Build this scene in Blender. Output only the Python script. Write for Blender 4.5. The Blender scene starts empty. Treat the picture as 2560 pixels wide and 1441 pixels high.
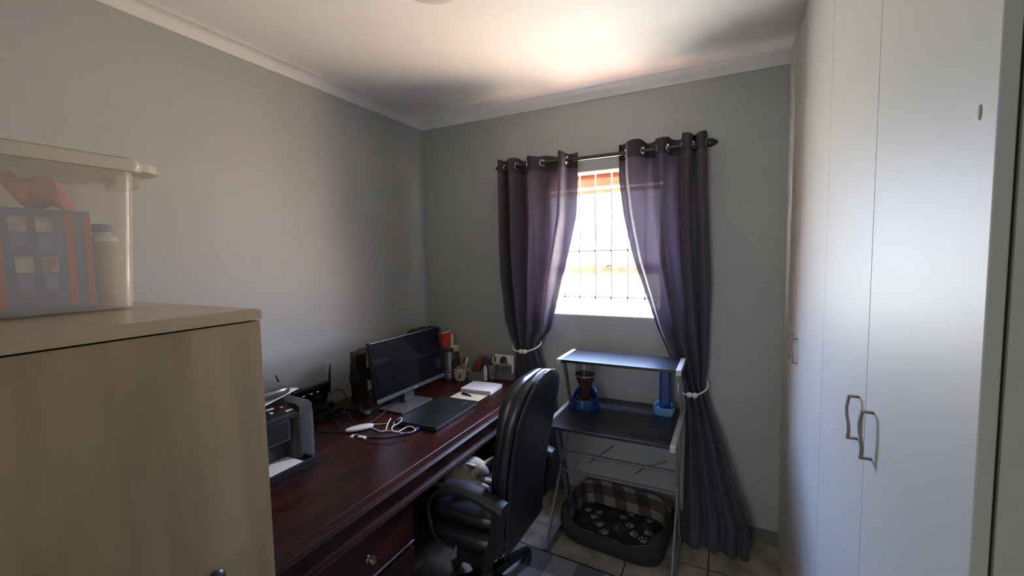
import bpy, bmesh, math, random
from mathutils import Vector, Matrix
random.seed(7)
PI = math.pi
sc = bpy.context.scene
COL = sc.collection

# ---------------------------------------------------------------- camera
cam_d = bpy.data.cameras.new('camera')
cam_d.sensor_width = 36.0
cam_d.lens = 1078.4 / 2560 * 36
cam_d.clip_start = 0.02
cam = bpy.data.objects.new('camera', cam_d)
COL.objects.link(cam)
CX = Vector((0.89330, 0.44909, -0.01775))     # camera right / up / back axes in the room's frame (filled below)
VYx, VYy, VXx, VXy, FP = 541.0, -87.5, -2156.0, -39.5, 1078.4
yv = Vector((VYx, -VYy, -FP)).normalized()
xv = -Vector((VXx, -VXy, -FP)).normalized()
zv = xv.cross(yv)
Rm = Matrix((xv, yv, zv))                      # rows: room axes seen from the camera
M = Rm.to_4x4()
M.translation = Vector((2.015, -2.6, 1.5704))
cam.matrix_world = M
sc.camera = cam

# ---------------------------------------------------------------- world and daylight
world = bpy.data.worlds.new('daylight')
sc.world = world
world.use_nodes = True
wt = world.node_tree
wt.nodes.clear()
def N(t, kind, **kw):
    n = t.nodes.new(kind)
    for k, v in kw.items():
        setattr(n, k, v)
    return n
tc = N(wt, 'ShaderNodeTexCoord'); sp = N(wt, 'ShaderNodeSeparateXYZ')
wt.links.new(tc.outputs['Generated'], sp.inputs[0])
rz = N(wt, 'ShaderNodeValToRGB')
cr = rz.color_ramp
cr.elements[0].position = 0.0; cr.elements[0].color = (1.34, 1.22, 0.90, 1)
cr.elements[1].position = 1.0; cr.elements[1].color = (1.5, 2.1, 3.3, 1)
e = cr.elements.new(0.46); e.color = (2.05, 1.92, 1.52, 1)
e = cr.elements.new(0.52); e.color = (1.45, 1.55, 1.70, 1)
e = cr.elements.new(0.75); e.color = (1.12, 1.62, 2.6, 1)
ma = N(wt, 'ShaderNodeMath', operation='MULTIPLY_ADD'); ma.inputs[1].default_value = 0.5; ma.inputs[2].default_value = 0.5
wt.links.new(sp.outputs['Z'], ma.inputs[0]); wt.links.new(ma.outputs[0], rz.inputs[0])
rx = N(wt, 'ShaderNodeValToRGB')
rx.color_ramp.elements[0].position = 0.30; rx.color_ramp.elements[0].color = (0.85, 0.95, 1.12, 1)
rx.color_ramp.elements[1].position = 0.75; rx.color_ramp.elements[1].color = (1.15, 0.98, 0.92, 1)
mb_ = N(wt, 'ShaderNodeMath', operation='MULTIPLY_ADD'); mb_.inputs[1].default_value = 0.5; mb_.inputs[2].default_value = 0.5
wt.links.new(sp.outputs['X'], mb_.inputs[0]); wt.links.new(mb_.outputs[0], rx.inputs[0])
mx = N(wt, 'ShaderNodeMix', data_type='RGBA', blend_type='MULTIPLY'); mx.inputs[0].default_value = 1.0
wt.links.new(rz.outputs[0], mx.inputs[6]); wt.links.new(rx.outputs[0], mx.inputs[7])
bg = N(wt, 'ShaderNodeBackground'); bg.inputs['Strength'].default_value = 14.0
wo = N(wt, 'ShaderNodeOutputWorld')
wt.links.new(mx.outputs[2], bg.inputs['Color']); wt.links.new(bg.outputs[0], wo.inputs[0])

sun_d = bpy.data.lights.new('sun', 'SUN'); sun_d.energy = 125; sun_d.angle = math.radians(0.6); sun_d.color = (1.0, 0.90, 0.74)
sun = bpy.data.objects.new('sun', sun_d); COL.objects.link(sun)
sun.rotation_euler = Vector((-0.03, -0.150, -0.99)).to_track_quat('-Z', 'Y').to_euler()
pd = bpy.data.lights.new('window_portal', 'AREA'); pd.shape = 'RECTANGLE'; pd.size = 0.84; pd.size_y = 0.90
pd.cycles.is_portal = True
po = bpy.data.objects.new('window_portal', pd); COL.objects.link(po)
po.location = (1.30, 0.155, 1.64); po.rotation_euler = (math.radians(-90), 0, 0)

hl = bpy.data.lights.new('hall_fill_light', 'AREA'); hl.shape = 'RECTANGLE'; hl.size = 1.0; hl.size_y = 1.9; hl.energy = 9; hl.color = (0.97, 1.0, 1.0)  # added fill lamp, unseen behind the camera, lifts the dark side of the room
hlo = bpy.data.objects.new('hall_fill_light', hl); COL.objects.link(hlo)
hlo.location = (1.35, -4.85, 1.15); hlo.rotation_euler = (math.radians(90), 0, 0)

sc.view_settings.view_transform = 'Standard'
sc.view_settings.look = 'None'
sc.view_settings.exposure = 1.36
sc.view_settings.gamma = 1.0
sc.view_settings.use_curve_mapping = False
sc.cycles.max_bounces = 14
sc.cycles.diffuse_bounces = 8
sc.cycles.glossy_bounces = 4
sc.cycles.transparent_max_bounces = 16
sc.cycles.transmission_bounces = 6
sc.cycles.caustics_reflective = False
sc.cycles.caustics_refractive = False
sc.cycles.sample_clamp_indirect = 40.0
sc.cycles.use_denoising = True

# ---------------------------------------------------------------- helpers
def s2l(c):
    return tuple(((x / 12.92) if x <= 0.04045 else ((x + 0.055) / 1.055) ** 2.4) for x in c)
def hexc(r, g, b):
    return s2l((r / 255, g / 255, b / 255))

def mat(name, col, rough=0.5, metal=0.0, var=0.08, scale=30.0, stretch=(1, 1, 1), bump=0.0, bscale=200.0,
        coat=0.0, spec=0.5, col2=None, detail=3.0, sheen=0.0):
    m = bpy.data.materials.new(name); m.use_nodes = True
    t = m.node_tree; p = t.nodes['Principled BSDF']
    p.inputs['Roughness'].default_value = rough
    p.inputs['Metallic'].default_value = metal
    p.inputs['Coat Weight'].default_value = coat
    p.inputs['Coat Roughness'].default_value = 0.15
    p.inputs['Specular IOR Level'].default_value = spec
    p.inputs['Sheen Weight'].default_value = sheen
    c = N(t, 'ShaderNodeTexCoord'); mp = N(t, 'ShaderNodeMapping'); mp.inputs['Scale'].default_value = stretch
    nz = N(t, 'ShaderNodeTexNoise'); nz.inputs['Scale'].default_value = scale; nz.inputs['Detail'].default_value = detail
    t.links.new(c.outputs['Object'], mp.inputs[0]); t.links.new(mp.outputs[0], nz.inputs['Vector'])
    r = N(t, 'ShaderNodeValToRGB')
    a = tuple(x * (1 - var) for x in col); b = tuple(min(1, x * (1 + var)) for x in (col2 or col))
    r.color_ramp.elements[0].position = 0.3; r.color_ramp.elements[0].color = (*a, 1)
    r.color_ramp.elements[1].position = 0.7; r.color_ramp.elements[1].color = (*b, 1)
    t.links.new(nz.outputs['Fac'], r.inputs[0]); t.links.new(r.outputs[0], p.inputs['Base Color'])
    if bump:
        n2 = N(t, 'ShaderNodeTexNoise'); n2.inputs['Scale'].default_value = bscale; n2.inputs['Detail'].default_value = 4
        t.links.new(mp.outputs[0], n2.inputs['Vector'])
        bp = N(t, 'ShaderNodeBump'); bp.inputs['Strength'].default_value = bump; bp.inputs['Distance'].default_value = 0.002
        t.links.new(n2.outputs['Fac'], bp.inputs['Height']); t.links.new(bp.outputs[0], p.inputs['Normal'])
    return m

def mix_transparent(m, fac, translucent=0.0, tcol=(1, 1, 1)):
    """see-through version of a material: fac of the light passes straight on"""
    t = m.node_tree; p = t.nodes['Principled BSDF']; out = t.nodes['Material Output']
    src = p.outputs[0]
    if translucent:
        tl = N(t, 'ShaderNodeBsdfTranslucent'); tl.inputs[0].default_value = (*tcol, 1)
        m1 = N(t, 'ShaderNodeMixShader'); m1.inputs[0].default_value = translucent
        t.links.new(src, m1.inputs[1]); t.links.new(tl.outputs[0], m1.inputs[2]); src = m1.outputs[0]
    tr = N(t, 'ShaderNodeBsdfTransparent')
    m2 = N(t, 'ShaderNodeMixShader'); m2.inputs[0].default_value = fac
    t.links.new(src, m2.inputs[1]); t.links.new(tr.outputs[0], m2.inputs[2]); t.links.new(m2.outputs[0], out.inputs[0])
    return m2

class MB:
    def __init__(s): s.v = []; s.f = []; s.m = []
    def add(s, vs, fs, mi=0):
        o = len(s.v); s.v += [Vector(v) for v in vs]
        for f in fs: s.f.append([i + o for i in f]); s.m.append(mi)
        return s
    def xf(s, mtx, start=0):
        for i in range(start, len(s.v)): s.v[i] = mtx @ s.v[i]
        return s
    def box(s, x0, x1, y0, y1, z0, z1, bev=0.0, mi=0, seg=2):
        b = bmesh.new(); bmesh.ops.create_cube(b, size=1)
        for v in b.verts:
            v.co = Vector(((x0 + x1) / 2 + v.co.x * (x1 - x0), (y0 + y1) / 2 + v.co.y * (y1 - y0), (z0 + z1) / 2 + v.co.z * (z1 - z0)))
        if bev: bmesh.ops.bevel(b, geom=b.edges[:], offset=bev, segments=seg, profile=0.6, affect='EDGES')
        b.verts.index_update()
        s.add([v.co.copy() for v in b.verts], [[v.index for v in f.verts] for f in b.faces], mi); b.free()
        return s
    def obox(s, a, b, w, h, bev=0.0, mi=0, up=Vector((0, 0, 1))):
        """square bar from a to b, w across, h along 'up'"""
        a = Vector(a); b = Vector(b); d = (b - a); L = d.length; d.normalize()
        sd = d.cross(Vector(up)).normalized(); u = sd.cross(d).normalized()
        st = len(s.v); s.box(-w / 2, w / 2, 0, L, -h / 2, h / 2, bev, mi)
        mt = Matrix((sd, d, u)).transposed().to_4x4(); mt.translation = a
        return s.xf(mt, st)
    def tube(s, pts, r, n=8, closed=False, mi=0, radii=None, flat=1.0):
        pts = [Vector(p) for p in pts]; k = len(pts); vs = []
        ref = Vector((0, 0, 1)); prev = None
        for i, p in enumerate(pts):
            if closed: t = (pts[(i + 1) % k] - pts[i - 1])
            else: t = pts[min(i + 1, k - 1)] - pts[max(i - 1, 0)]
            if t.length < 1e-9: t = Vector((0, 0, 1))
            t.normalize()
            if prev is None:
                ref = Vector((0, 0, 1)) if abs(t.z) < 0.9 else Vector((1, 0, 0)); u = t.cross(ref).normalized()
            else:
                u = (prev - t * prev.dot(t)); u = u.normalized() if u.length > 1e-6 else t.cross(ref).normalized()
            prev = u; w = t.cross(u); rr = radii[i] if radii else r
            for j in range(n):
                a = 2 * PI * j / n; vs.append(p + u * math.cos(a) * rr + w * math.sin(a) * rr * flat)
        fs = []
        for i in range(k if closed else k - 1):
            for j in range(n):
                a = i * n + j; b = i * n + (j + 1) % n; c = ((i + 1) % k) * n + (j + 1) % n; d = ((i + 1) % k) * n + j
                fs.append([a, b, c, d])
        if not closed: fs.append(list(range(n))[::-1]); fs.append([(k - 1) * n + j for j in range(n)])
        return s.add(vs, fs, mi)
    def lathe(s, prof, c=(0, 0, 0), n=28, mi=0, axis='z', closed=False):
        vs = []; fs = []; k = len(prof)
        for (r, z) in prof:
            for j in range(n):
                a = 2 * PI * j / n; vs.append(Vector((r * math.cos(a), r * math.sin(a), z)))
        for i in range(k if closed else k - 1):
            for j in range(n):
                a = i * n + j; b = i * n + (j + 1) % n; ii = (i + 1) % k; fs.append([a, b, ii * n + (j + 1) % n, ii * n + j])
        if not closed:
            if prof[0][0] > 1e-6: fs.append(list(range(n))[::-1])
            if prof[-1][0] > 1e-6: fs.append([(k - 1) * n + j for j in range(n)])
        R = {'z': Matrix.Identity(3), 'x': Matrix(((0, 0, 1), (0, 1, 0), (-1, 0, 0))), 'y': Matrix(((1, 0, 0), (0, 0, 1), (0, -1, 0)))}[axis]
        return s.add([R @ v + Vector(c) for v in vs], fs, mi)
    def prism(s, pts, a0, a1, axis='y', mi=0):
        """2-D outline extruded along an axis; outline in the two other axes (x,z), (y,z) or (x,y)"""
        def P(u, v, a): return {'y': (u, a, v), 'x': (a, u, v), 'z': (u, v, a)}[axis]
        n = len(pts)
        vs = [P(u, v, a0) for u, v in pts] + [P(u, v, a1) for u, v in pts]
        fs = [[i, (i + 1) % n, n + (i + 1) % n, n + i] for i in range(n)] + [list(range(n))[::-1], list(range(n, 2 * n))]
        return s.add(vs, fs, mi)
    def sell(s, c, r, e1=1.0, e2=1.0, nu=24, nv=14, mi=0, fn=None):
        """superellipsoid: e<1 is boxier"""
        def pw(x, e): return math.copysign(abs(x) ** e, x)
        vs = []
        for i in range(nv + 1):
            ph = -PI / 2 + PI * i / nv
            for j in range(nu):
                th = 2 * PI * j / nu
                p = Vector((r[0] * pw(math.cos(ph), e1) * pw(math.cos(th), e2), r[1] * pw(math.cos(ph), e1) * pw(math.sin(th), e2), r[2] * pw(math.sin(ph), e1)))
                if fn: p = fn(p)
                vs.append(p + Vector(c))
        fs = [[i * nu + j, i * nu + (j + 1) % nu, (i + 1) * nu + (j + 1) % nu, (i + 1) * nu + j] for i in range(nv) for j in range(nu)]
        return s.add(vs, fs, mi)
    def loft(s, rings, mi=0, cap=True, closed=False):
        n = len(rings[0]); o = []
        for r in rings: o += [Vector(p) for p in r]
        k = len(rings)
        fs = [[i * n + j, i * n + (j + 1) % n, ((i + 1) % k) * n + (j + 1) % n, ((i + 1) % k) * n + j] for i in range(k if closed else k - 1) for j in range(n)]
        if cap and not closed: fs += [list(range(n))[::-1], [(k - 1) * n + j for j in range(n)]]
        return s.add(o, fs, mi)
    def build(s, name, mats, parent=None, smooth=False, loc=None, ang=38, weld=True, remesh=0.0, sm_it=0):
        base = Vector(loc) if loc is not None else (Vector(parent['_base']) if parent is not None and '_base' in parent else Vector((0, 0, 0)))
        me = bpy.data.meshes.new(name)
        me.from_pydata([tuple(v - base) for v in s.v], [], s.f)
        if not isinstance(mats, (list, tuple)): mats = [mats]
        for m in mats: me.materials.append(m)
        for p, i in zip(me.polygons, s.m): p.material_index = i
        b = bmesh.new(); b.from_mesh(me)
        if weld: bmesh.ops.remove_doubles(b, verts=b.verts, dist=1e-5)
        bmesh.ops.recalc_face_normals(b, faces=b.faces); b.to_mesh(me); b.free()
        o = bpy.data.objects.new(name, me); COL.objects.link(o)
        if remesh:
            rm = o.modifiers.new('blend', 'REMESH'); rm.mode = 'VOXEL'; rm.voxel_size = remesh
            if sm_it:
                sm = o.modifiers.new('soften', 'SMOOTH'); sm.iterations = sm_it; sm.factor = 0.5
            dg = bpy.context.evaluated_depsgraph_get()
            nm = bpy.data.meshes.new_from_object(o.evaluated_get(dg)); o.modifiers.clear()
            nm.materials.clear()
            for m in mats: nm.materials.append(m)
            o.data = nm; me = nm; me.name = name
        if smooth:
            me.polygons.foreach_set('use_smooth', [True] * len(me.polygons))
            me.set_sharp_from_angle(angle=math.radians(ang))
        me.update()
        if parent is not None:
            o.parent = parent; o['_base'] = list(base)
        else:
            o.location = base
            o['_base'] = list(base)
        return o

def tag(o, label, cat, group=None, kind=None):
    o['label'] = label; o['category'] = cat
    if group: o['group'] = group
    if kind: o['kind'] = kind
    return o
def thing(name, label, cat, loc, group=None):
    o = bpy.data.objects.new(name, None); COL.objects.link(o); o.location = loc
    o.empty_display_size = 0.05; o['_base'] = list(loc)
    return tag(o, label, cat, group)
def struct(o):
    o['kind'] = 'structure'; return o
def sm(pts, k=6, closed=False):
    """Catmull-Rom through points"""
    pts = [Vector(p) for p in pts]; out = []; n = len(pts)
    rng = range(n) if closed else range(n - 1)
    for i in rng:
        g = (lambda q: pts[q % n]) if closed else (lambda q: pts[max(0, min(n - 1, q))])
        p0, p1, p2, p3 = g(i - 1), g(i), g(i + 1), g(i + 2)
        for j in range(k):
            t = j / k
            out.append(0.5 * ((2 * p1) + (-p0 + p2) * t + (2 * p0 - 5 * p1 + 4 * p2 - p3) * t * t + (-p0 + 3 * p1 - 3 * p2 + p3) * t ** 3))
    if not closed: out.append(pts[-1])
    return out
def rrect(cx, cy, hx, hy, r, n=5):
    o = []
    for (sx, sy, a0) in ((1, 1, 0), (-1, 1, 90), (-1, -1, 180), (1, -1, 270)):
        for i in range(n + 1):
            a = math.radians(a0 + 90 * i / n); o.append((cx + sx * (hx - r) + r * math.cos(a), cy + sy * (hy - r) + r * math.sin(a)))
    return o
def lerp(a, b, t): return a + (b - a) * t
def interp(tab, x):
    if x <= tab[0][0]: return tab[0][1]
    for (a, va), (b, vb) in zip(tab, tab[1:]):
        if x <= b:
            t = (x - a) / (b - a); t = t * t * (3 - 2 * t) if False else t
            return lerp(va, vb, t)
    return tab[-1][1]

# ---------------------------------------------------------------- materials
M_wall = mat('grey wall paint', (0.385, 0.395, 0.39), 0.55, var=0.03, scale=3, bump=0.15, bscale=60)
M_ceil = mat('white ceiling paint', (0.82, 0.81, 0.79), 0.7, var=0.02, scale=3)
M_corn = mat('white cornice paint', (0.72, 0.70, 0.68), 0.6, var=0.02, scale=5)
M_white = mat('white plaster reveal', (0.85, 0.83, 0.80), 0.5, var=0.02)
M_ward = mat('off white wardrobe paint', (0.51, 0.495, 0.465), 0.50, var=0.03, scale=2, bump=0.05, bscale=25, spec=0.35)
M_ward2 = mat('wardrobe edge', (0.52, 0.50, 0.46), 0.5, var=0.04)
M_gap = mat('dark gap', (0.02, 0.018, 0.015), 0.9)
M_nickel = mat('brushed nickel', (0.24, 0.19, 0.16), 0.38, metal=1.0)
M_brass = mat('aged brass', (0.42, 0.37, 0.28), 0.25, metal=1.0)
M_cherry = mat('dark cherry wood', (0.019, 0.0050, 0.0045), 0.37, var=0.45, scale=6, stretch=(4, 0.5, 4), coat=0.0, spec=0.22, col2=(0.036, 0.0075, 0.0062), detail=6, bump=0.05, bscale=40)
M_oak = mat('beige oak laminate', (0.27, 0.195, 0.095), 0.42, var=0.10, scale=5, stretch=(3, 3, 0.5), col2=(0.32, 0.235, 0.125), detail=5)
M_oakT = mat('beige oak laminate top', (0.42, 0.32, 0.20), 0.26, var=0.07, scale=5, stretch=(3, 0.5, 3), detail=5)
M_blackwood = mat('black woodgrain board', (0.012, 0.013, 0.017), 0.34, var=0.5, scale=8, stretch=(0.6, 9, 9), col2=(0.026, 0.027, 0.034), detail=6, bump=0.12, bscale=12, spec=0.30)
M_frame = mat('light grey painted steel', (0.50, 0.50, 0.50), 0.40, var=0.04)
M_leg = mat('dull grey painted steel', (0.20, 0.20, 0.21), 0.45, var=0.04)
M_leather = mat('black leather', (0.012, 0.013, 0.018), 0.33, var=0.2, scale=40, bump=0.3, bscale=260, spec=0.65)
M_pad = mat('dull black armrest', (0.014, 0.015, 0.019), 0.50, var=0.15, scale=30, bump=0.2, bscale=200)
M_plastic = mat('black plastic', (0.012, 0.012, 0.014), 0.38, var=0.1)
M_matte = mat('matte black', (0.010, 0.010, 0.012), 0.7, var=0.1)
M_gloss = mat('glossy black', (0.006, 0.006, 0.008), 0.08, var=0.1)
M_dgrey = mat('dark grey plastic', (0.055, 0.057, 0.060), 0.42, var=0.1)
M_silver = mat('silver plastic', (0.28, 0.28, 0.28), 0.35, metal=0.5, var=0.05)
M_steel = mat('stainless steel', (0.50, 0.49, 0.47), 0.34, metal=1.0, var=0.05)
M_paper = mat('white paper', (0.78, 0.76, 0.76), 0.7, var=0.02)
M_cream = mat('cream card', (0.62, 0.57, 0.42), 0.7, var=0.03)
M_wplast = mat('white plastic', (0.72, 0.71, 0.70), 0.35, var=0.02)
M_bluepl = mat('blue plastic', (0.010, 0.045, 0.20), 0.35, var=0.08)
M_lbluepl = mat('light blue plastic', (0.14, 0.34, 0.56), 0.35, var=0.05)
M_kibble = mat('brown kibble', (0.11, 0.052, 0.024), 0.9, var=0.6, scale=90, bump=1.0, bscale=90)
M_red = mat('red card', (0.50, 0.045, 0.025), 0.5, var=0.08)
M_orange = mat('orange card', (0.70, 0.22, 0.05), 0.5, var=0.08)
M_yellow = mat('yellow card', (0.55, 0.40, 0.18), 0.6, var=0.08)
M_blue = mat('blue card', (0.03, 0.12, 0.35), 0.5, var=0.08)
M_navy = mat('navy plastic', (0.015, 0.015, 0.10), 0.3, var=0.1)
M_brown = mat('dark brown', (0.045, 0.025, 0.015), 0.5, var=0.2)
M_walnut = mat('walnut board', (0.035, 0.018, 0.010), 0.45, var=0.3, scale=10, stretch=(5, 5, 0.6), detail=5)
M_walnutl = mat('lighter walnut edge', (0.10, 0.05, 0.022), 0.45, var=0.25, scale=10, stretch=(5, 0.6, 5))
M_rope = mat('white cotton rope', (0.72, 0.69, 0.66), 0.8, var=0.08, scale=150)
M_bronze = mat('dark bronze rod', (0.055, 0.045, 0.035), 0.30, metal=0.6, var=0.1)
M_timber = mat('orange brown timber', (0.58, 0.26, 0.15), 0.45, var=0.12, scale=8, stretch=(0.5, 4, 4))
M_bars = mat('cream painted bars', (0.85, 0.83, 0.76), 0.45, var=0.04)
M_cord = mat('black cable', (0.012, 0.012, 0.014), 0.35)
M_wcord = mat('white cable', (0.75, 0.74, 0.72), 0.4)
M_bcord = mat('blue cable', (0.03, 0.09, 0.22), 0.4)
M_pink = mat('pink fabric', (0.60, 0.16, 0.20), 0.9, var=0.15)
M_beige = mat('beige powder', (0.50, 0.42, 0.30), 0.8, var=0.05)
M_brownfab = mat('dark brown pet bed fabric', (0.032, 0.024, 0.021), 0.95, var=0.2, scale=60, bump=0.4, bscale=300)
M_skirt = mat('grey tile skirting', (0.14, 0.135, 0.12), 0.5, var=0.12, scale=12)
M_lamp = mat('frosted lamp glass', (0.62, 0.58, 0.53), 0.35, var=0.02)

def tile_mat():
    m = mat('beige stone floor tile', (0.24, 0.212, 0.170), 0.38, var=0.22, scale=9, col2=(0.36, 0.325, 0.27), detail=8)
    t = m.node_tree; p = t.nodes['Principled BSDF']
    c = N(t, 'ShaderNodeTexCoord'); mp = N(t, 'ShaderNodeMapping'); mp.inputs['Location'].default_value = (-0.05, 0.355, 0)
    br = N(t, 'ShaderNodeTexBrick'); br.offset = 0; br.inputs['Scale'].default_value = 1
    br.inputs['Brick Width'].default_value = 0.38; br.inputs['Row Height'].default_value = 0.38; br.inputs['Mortar Size'].default_value = 0.0035
    br.inputs['Mortar Smooth'].default_value = 0.2
    t.links.new(c.outputs['Object'], mp.inputs[0]); t.links.new(mp.outputs[0], br.inputs['Vector'])
    old = p.inputs['Base Color'].links[0].from_socket
    mx = N(t, 'ShaderNodeMix', data_type='RGBA'); mx.inputs[7].default_value = (0.035, 0.032, 0.028, 1)
    t.links.new(br.outputs['Fac'], mx.inputs[0]); t.links.new(old, mx.inputs[6]); t.links.new(mx.outputs[2], p.inputs['Base Color'])
    bp = N(t, 'ShaderNodeBump'); bp.invert = True; bp.inputs['Strength'].default_value = 0.5; bp.inputs['Distance'].default_value = 0.002
    t.links.new(br.outputs['Fac'], bp.inputs['Height']); t.links.new(bp.outputs[0], p.inputs['Normal'])
    return m
M_tile = tile_mat()

def plaid_mat(name, cols, sx, sy, axes='xy', rough=0.9):
    """checks in three tones, woven from two stripe sets"""
    m = bpy.data.materials.new(name); m.use_nodes = True; t = m.node_tree; p = t.nodes['Principled BSDF']; p.inputs['Roughness'].default_value = rough
    c = N(t, 'ShaderNodeTexCoord'); s_ = N(t, 'ShaderNodeSeparateXYZ'); t.links.new(c.outputs['UV' if axes == 'uv' else 'Object'], s_.inputs[0])
    fs = []
    sx_ = s_.outputs['X']
    if axes == 'xz':
        sm_ = N(t, 'ShaderNodeMath', operation='ADD'); t.links.new(s_.outputs['X'], sm_.inputs[0]); t.links.new(s_.outputs['Y'], sm_.inputs[1]); sx_ = sm_.outputs[0]
    for ax, k in ((sx_, sx), (s_.outputs['Z' if axes == 'xz' else 'Y'], sy)):
        a = N(t, 'ShaderNodeMath', operation='MULTIPLY'); a.inputs[1].default_value = k; t.links.new(ax, a.inputs[0])
        f = N(t, 'ShaderNodeMath', operation='FLOORED_MODULO'); f.inputs[1].default_value = 1; t.links.new(a.outputs[0], f.inputs[0])
        g = N(t, 'ShaderNodeMath', operation='GREATER_THAN'); g.inputs[1].default_value = 0.5; t.links.new(f.outputs[0], g.inputs[0]); fs.append(g)
    ad = N(t, 'ShaderNodeMath', operation='ADD'); t.links.new(fs[0].outputs[0], ad.inputs[0]); t.links.new(fs[1].outputs[0], ad.inputs[1])
    hv = N(t, 'ShaderNodeMath', operation='MULTIPLY'); hv.inputs[1].default_value = 0.5; t.links.new(ad.outputs[0], hv.inputs[0])
    r = N(t, 'ShaderNodeValToRGB'); r.color_ramp.interpolation = 'CONSTANT'
    r.color_ramp.elements[0].position = 0; r.color_ramp.elements[0].color = (*cols[0], 1)
    r.color_ramp.elements[1].position = 0.8; r.color_ramp.elements[1].color = (*cols[2], 1)
    e = r.color_ramp.elements.new(0.35); e.color = (*cols[1], 1)
    t.links.new(hv.outputs[0], r.inputs[0]); t.links.new(r.outputs[0], p.inputs['Base Color'])
    return m
M_plaidbed = plaid_mat('brown and cream plaid fabric', [(0.030, 0.022, 0.018), (0.075, 0.058, 0.048), (0.22, 0.19, 0.165)], 8, 9, 'xz')
M_plaidrug = plaid_mat('grey checked rug', [(0.12, 0.12, 0.14), (0.26, 0.26, 0.29), (0.46, 0.46, 0.50)], 3.6, 3.6, 'xy')

def curtain_mat():
    m = mat('purple grey curtain weave', (0.075, 0.062, 0.085), 0.75, var=0.12, scale=25, col2=(0.085, 0.072, 0.095), sheen=0.1)
    t = m.node_tree
    m2 = mix_transparent(m, 0.02, 0.17, (0.34, 0.27, 0.36))
    c = N(t, 'ShaderNodeTexCoord'); s_ = N(t, 'ShaderNodeSeparateXYZ'); t.links.new(c.outputs['Object'], s_.inputs[0])
    ws = []
    for ax, k in (('Z', 900.0), ('X', 620.0)):
        a = N(t, 'ShaderNodeMath', operation='MULTIPLY'); a.inputs[1].default_value = k; t.links.new(s_.outputs[ax], a.inputs[0])
        b = N(t, 'ShaderNodeMath', operation='SINE'); t.links.new(a.outputs[0], b.inputs[0]); ws.append(b)
    ml = N(t, 'ShaderNodeMath', operation='MULTIPLY'); t.links.new(ws[0].outputs[0], ml.inputs[0]); t.links.new(ws[1].outputs[0], ml.inputs[1])
    g = N(t, 'ShaderNodeMath', operation='GREATER_THAN'); g.inputs[1].default_value = 0.55; t.links.new(ws[0].outputs[0], g.inputs[0])
    h = N(t, 'ShaderNodeMath', operation='MULTIPLY'); h.inputs[1].default_value = 0.08; t.links.new(g.outputs[0], h.inputs[0])
    t.links.new(h.outputs[0], m2.inputs[0])
    return m
M_curt = curtain_mat()
M_hem = mat('curtain heading band', (0.045, 0.038, 0.052), 0.8, var=0.1)

def glass_mat(name='window glass', tint=(1, 1, 1), gl=0.06):
    m = bpy.data.materials.new(name); m.use_nodes = True; t = m.node_tree; t.nodes.remove(t.nodes['Principled BSDF'])
    tr = N(t, 'ShaderNodeBsdfTransparent'); tr.inputs[0].default_value = (*tint, 1)
    g = N(t, 'ShaderNodeBsdfGlossy'); g.inputs['Roughness'].default_value = 0.03
    x = N(t, 'ShaderNodeMixShader'); x.inputs[0].default_value = gl
    t.links.new(tr.outputs[0], x.inputs[1]); t.links.new(g.outputs[0], x.inputs[2]); t.links.new(x.outputs[0], t.nodes['Material Output'].inputs[0])
    return m
M_glass = glass_mat()
M_dome = glass_mat('clear plastic', (0.82, 0.80, 0.78), 0.10)
M_tub = mat('frosted clear plastic', (0.66, 0.61, 0.54), 0.16, var=0.03)
mix_transparent(M_tub, 0.66, 0.35, (0.66, 0.60, 0.52))
M_lid = mat('frosted cream lid', (0.72, 0.67, 0.56), 0.25, var=0.03)
mix_transparent(M_lid, 0.06, 0.45, (0.62, 0.57, 0.50))
M_mesh = mat('silver wire mesh', (0.30, 0.30, 0.32), 0.5, metal=0.2)
mix_transparent(M_mesh, 0.40)
M_led = bpy.data.materials.new('green led'); M_led.use_nodes = True
_p = M_led.node_tree.nodes['Principled BSDF']; _p.inputs['Base Color'].default_value = (0.1, 0.5, 0.05, 1)
_p.inputs['Emission Color'].default_value = (0.35, 1.0, 0.08, 1); _p.inputs['Emission Strength'].default_value = 0.45

def fur_mat():
    m = mat('pale cat fur', (0.42, 0.37, 0.31), 0.9, var=0.12, scale=70, stretch=(1, 1, 0.3), bump=0.5, bscale=220)
    return m
M_fur = fur_mat()
t = M_fur.node_tree; p_ = t.nodes['Principled BSDF']
_c = N(t, 'ShaderNodeTexCoord'); _d = N(t, 'ShaderNodeVectorMath', operation='DISTANCE'); t.links.new(_c.outputs['Object'], _d.inputs[0])
CAT_MASK = _d
_r = N(t, 'ShaderNodeMapRange'); _r.inputs[1].default_value = 0.018; _r.inputs[2].default_value = 0.050; _r.inputs[3].default_value = 0.92; _r.inputs[4].default_value = 0.0
t.links.new(_d.outputs['Value'], _r.inputs[0])
_x = N(t, 'ShaderNodeMix', data_type='RGBA'); _x.inputs[7].default_value = (0.10, 0.075, 0.062, 1)
_o = p_.inputs['Base Color'].links[0].from_socket
t.links.new(_r.outputs[0], _x.inputs[0]); t.links.new(_o, _x.inputs[6]); t.links.new(_x.outputs[2], p_.inputs['Base Color'])
M_furd = mat('dark cat nose and eyes', (0.02, 0.016, 0.015), 0.3)
M_earin = mat('grey inner ear', (0.16, 0.13, 0.12), 0.9, var=0.1)

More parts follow.
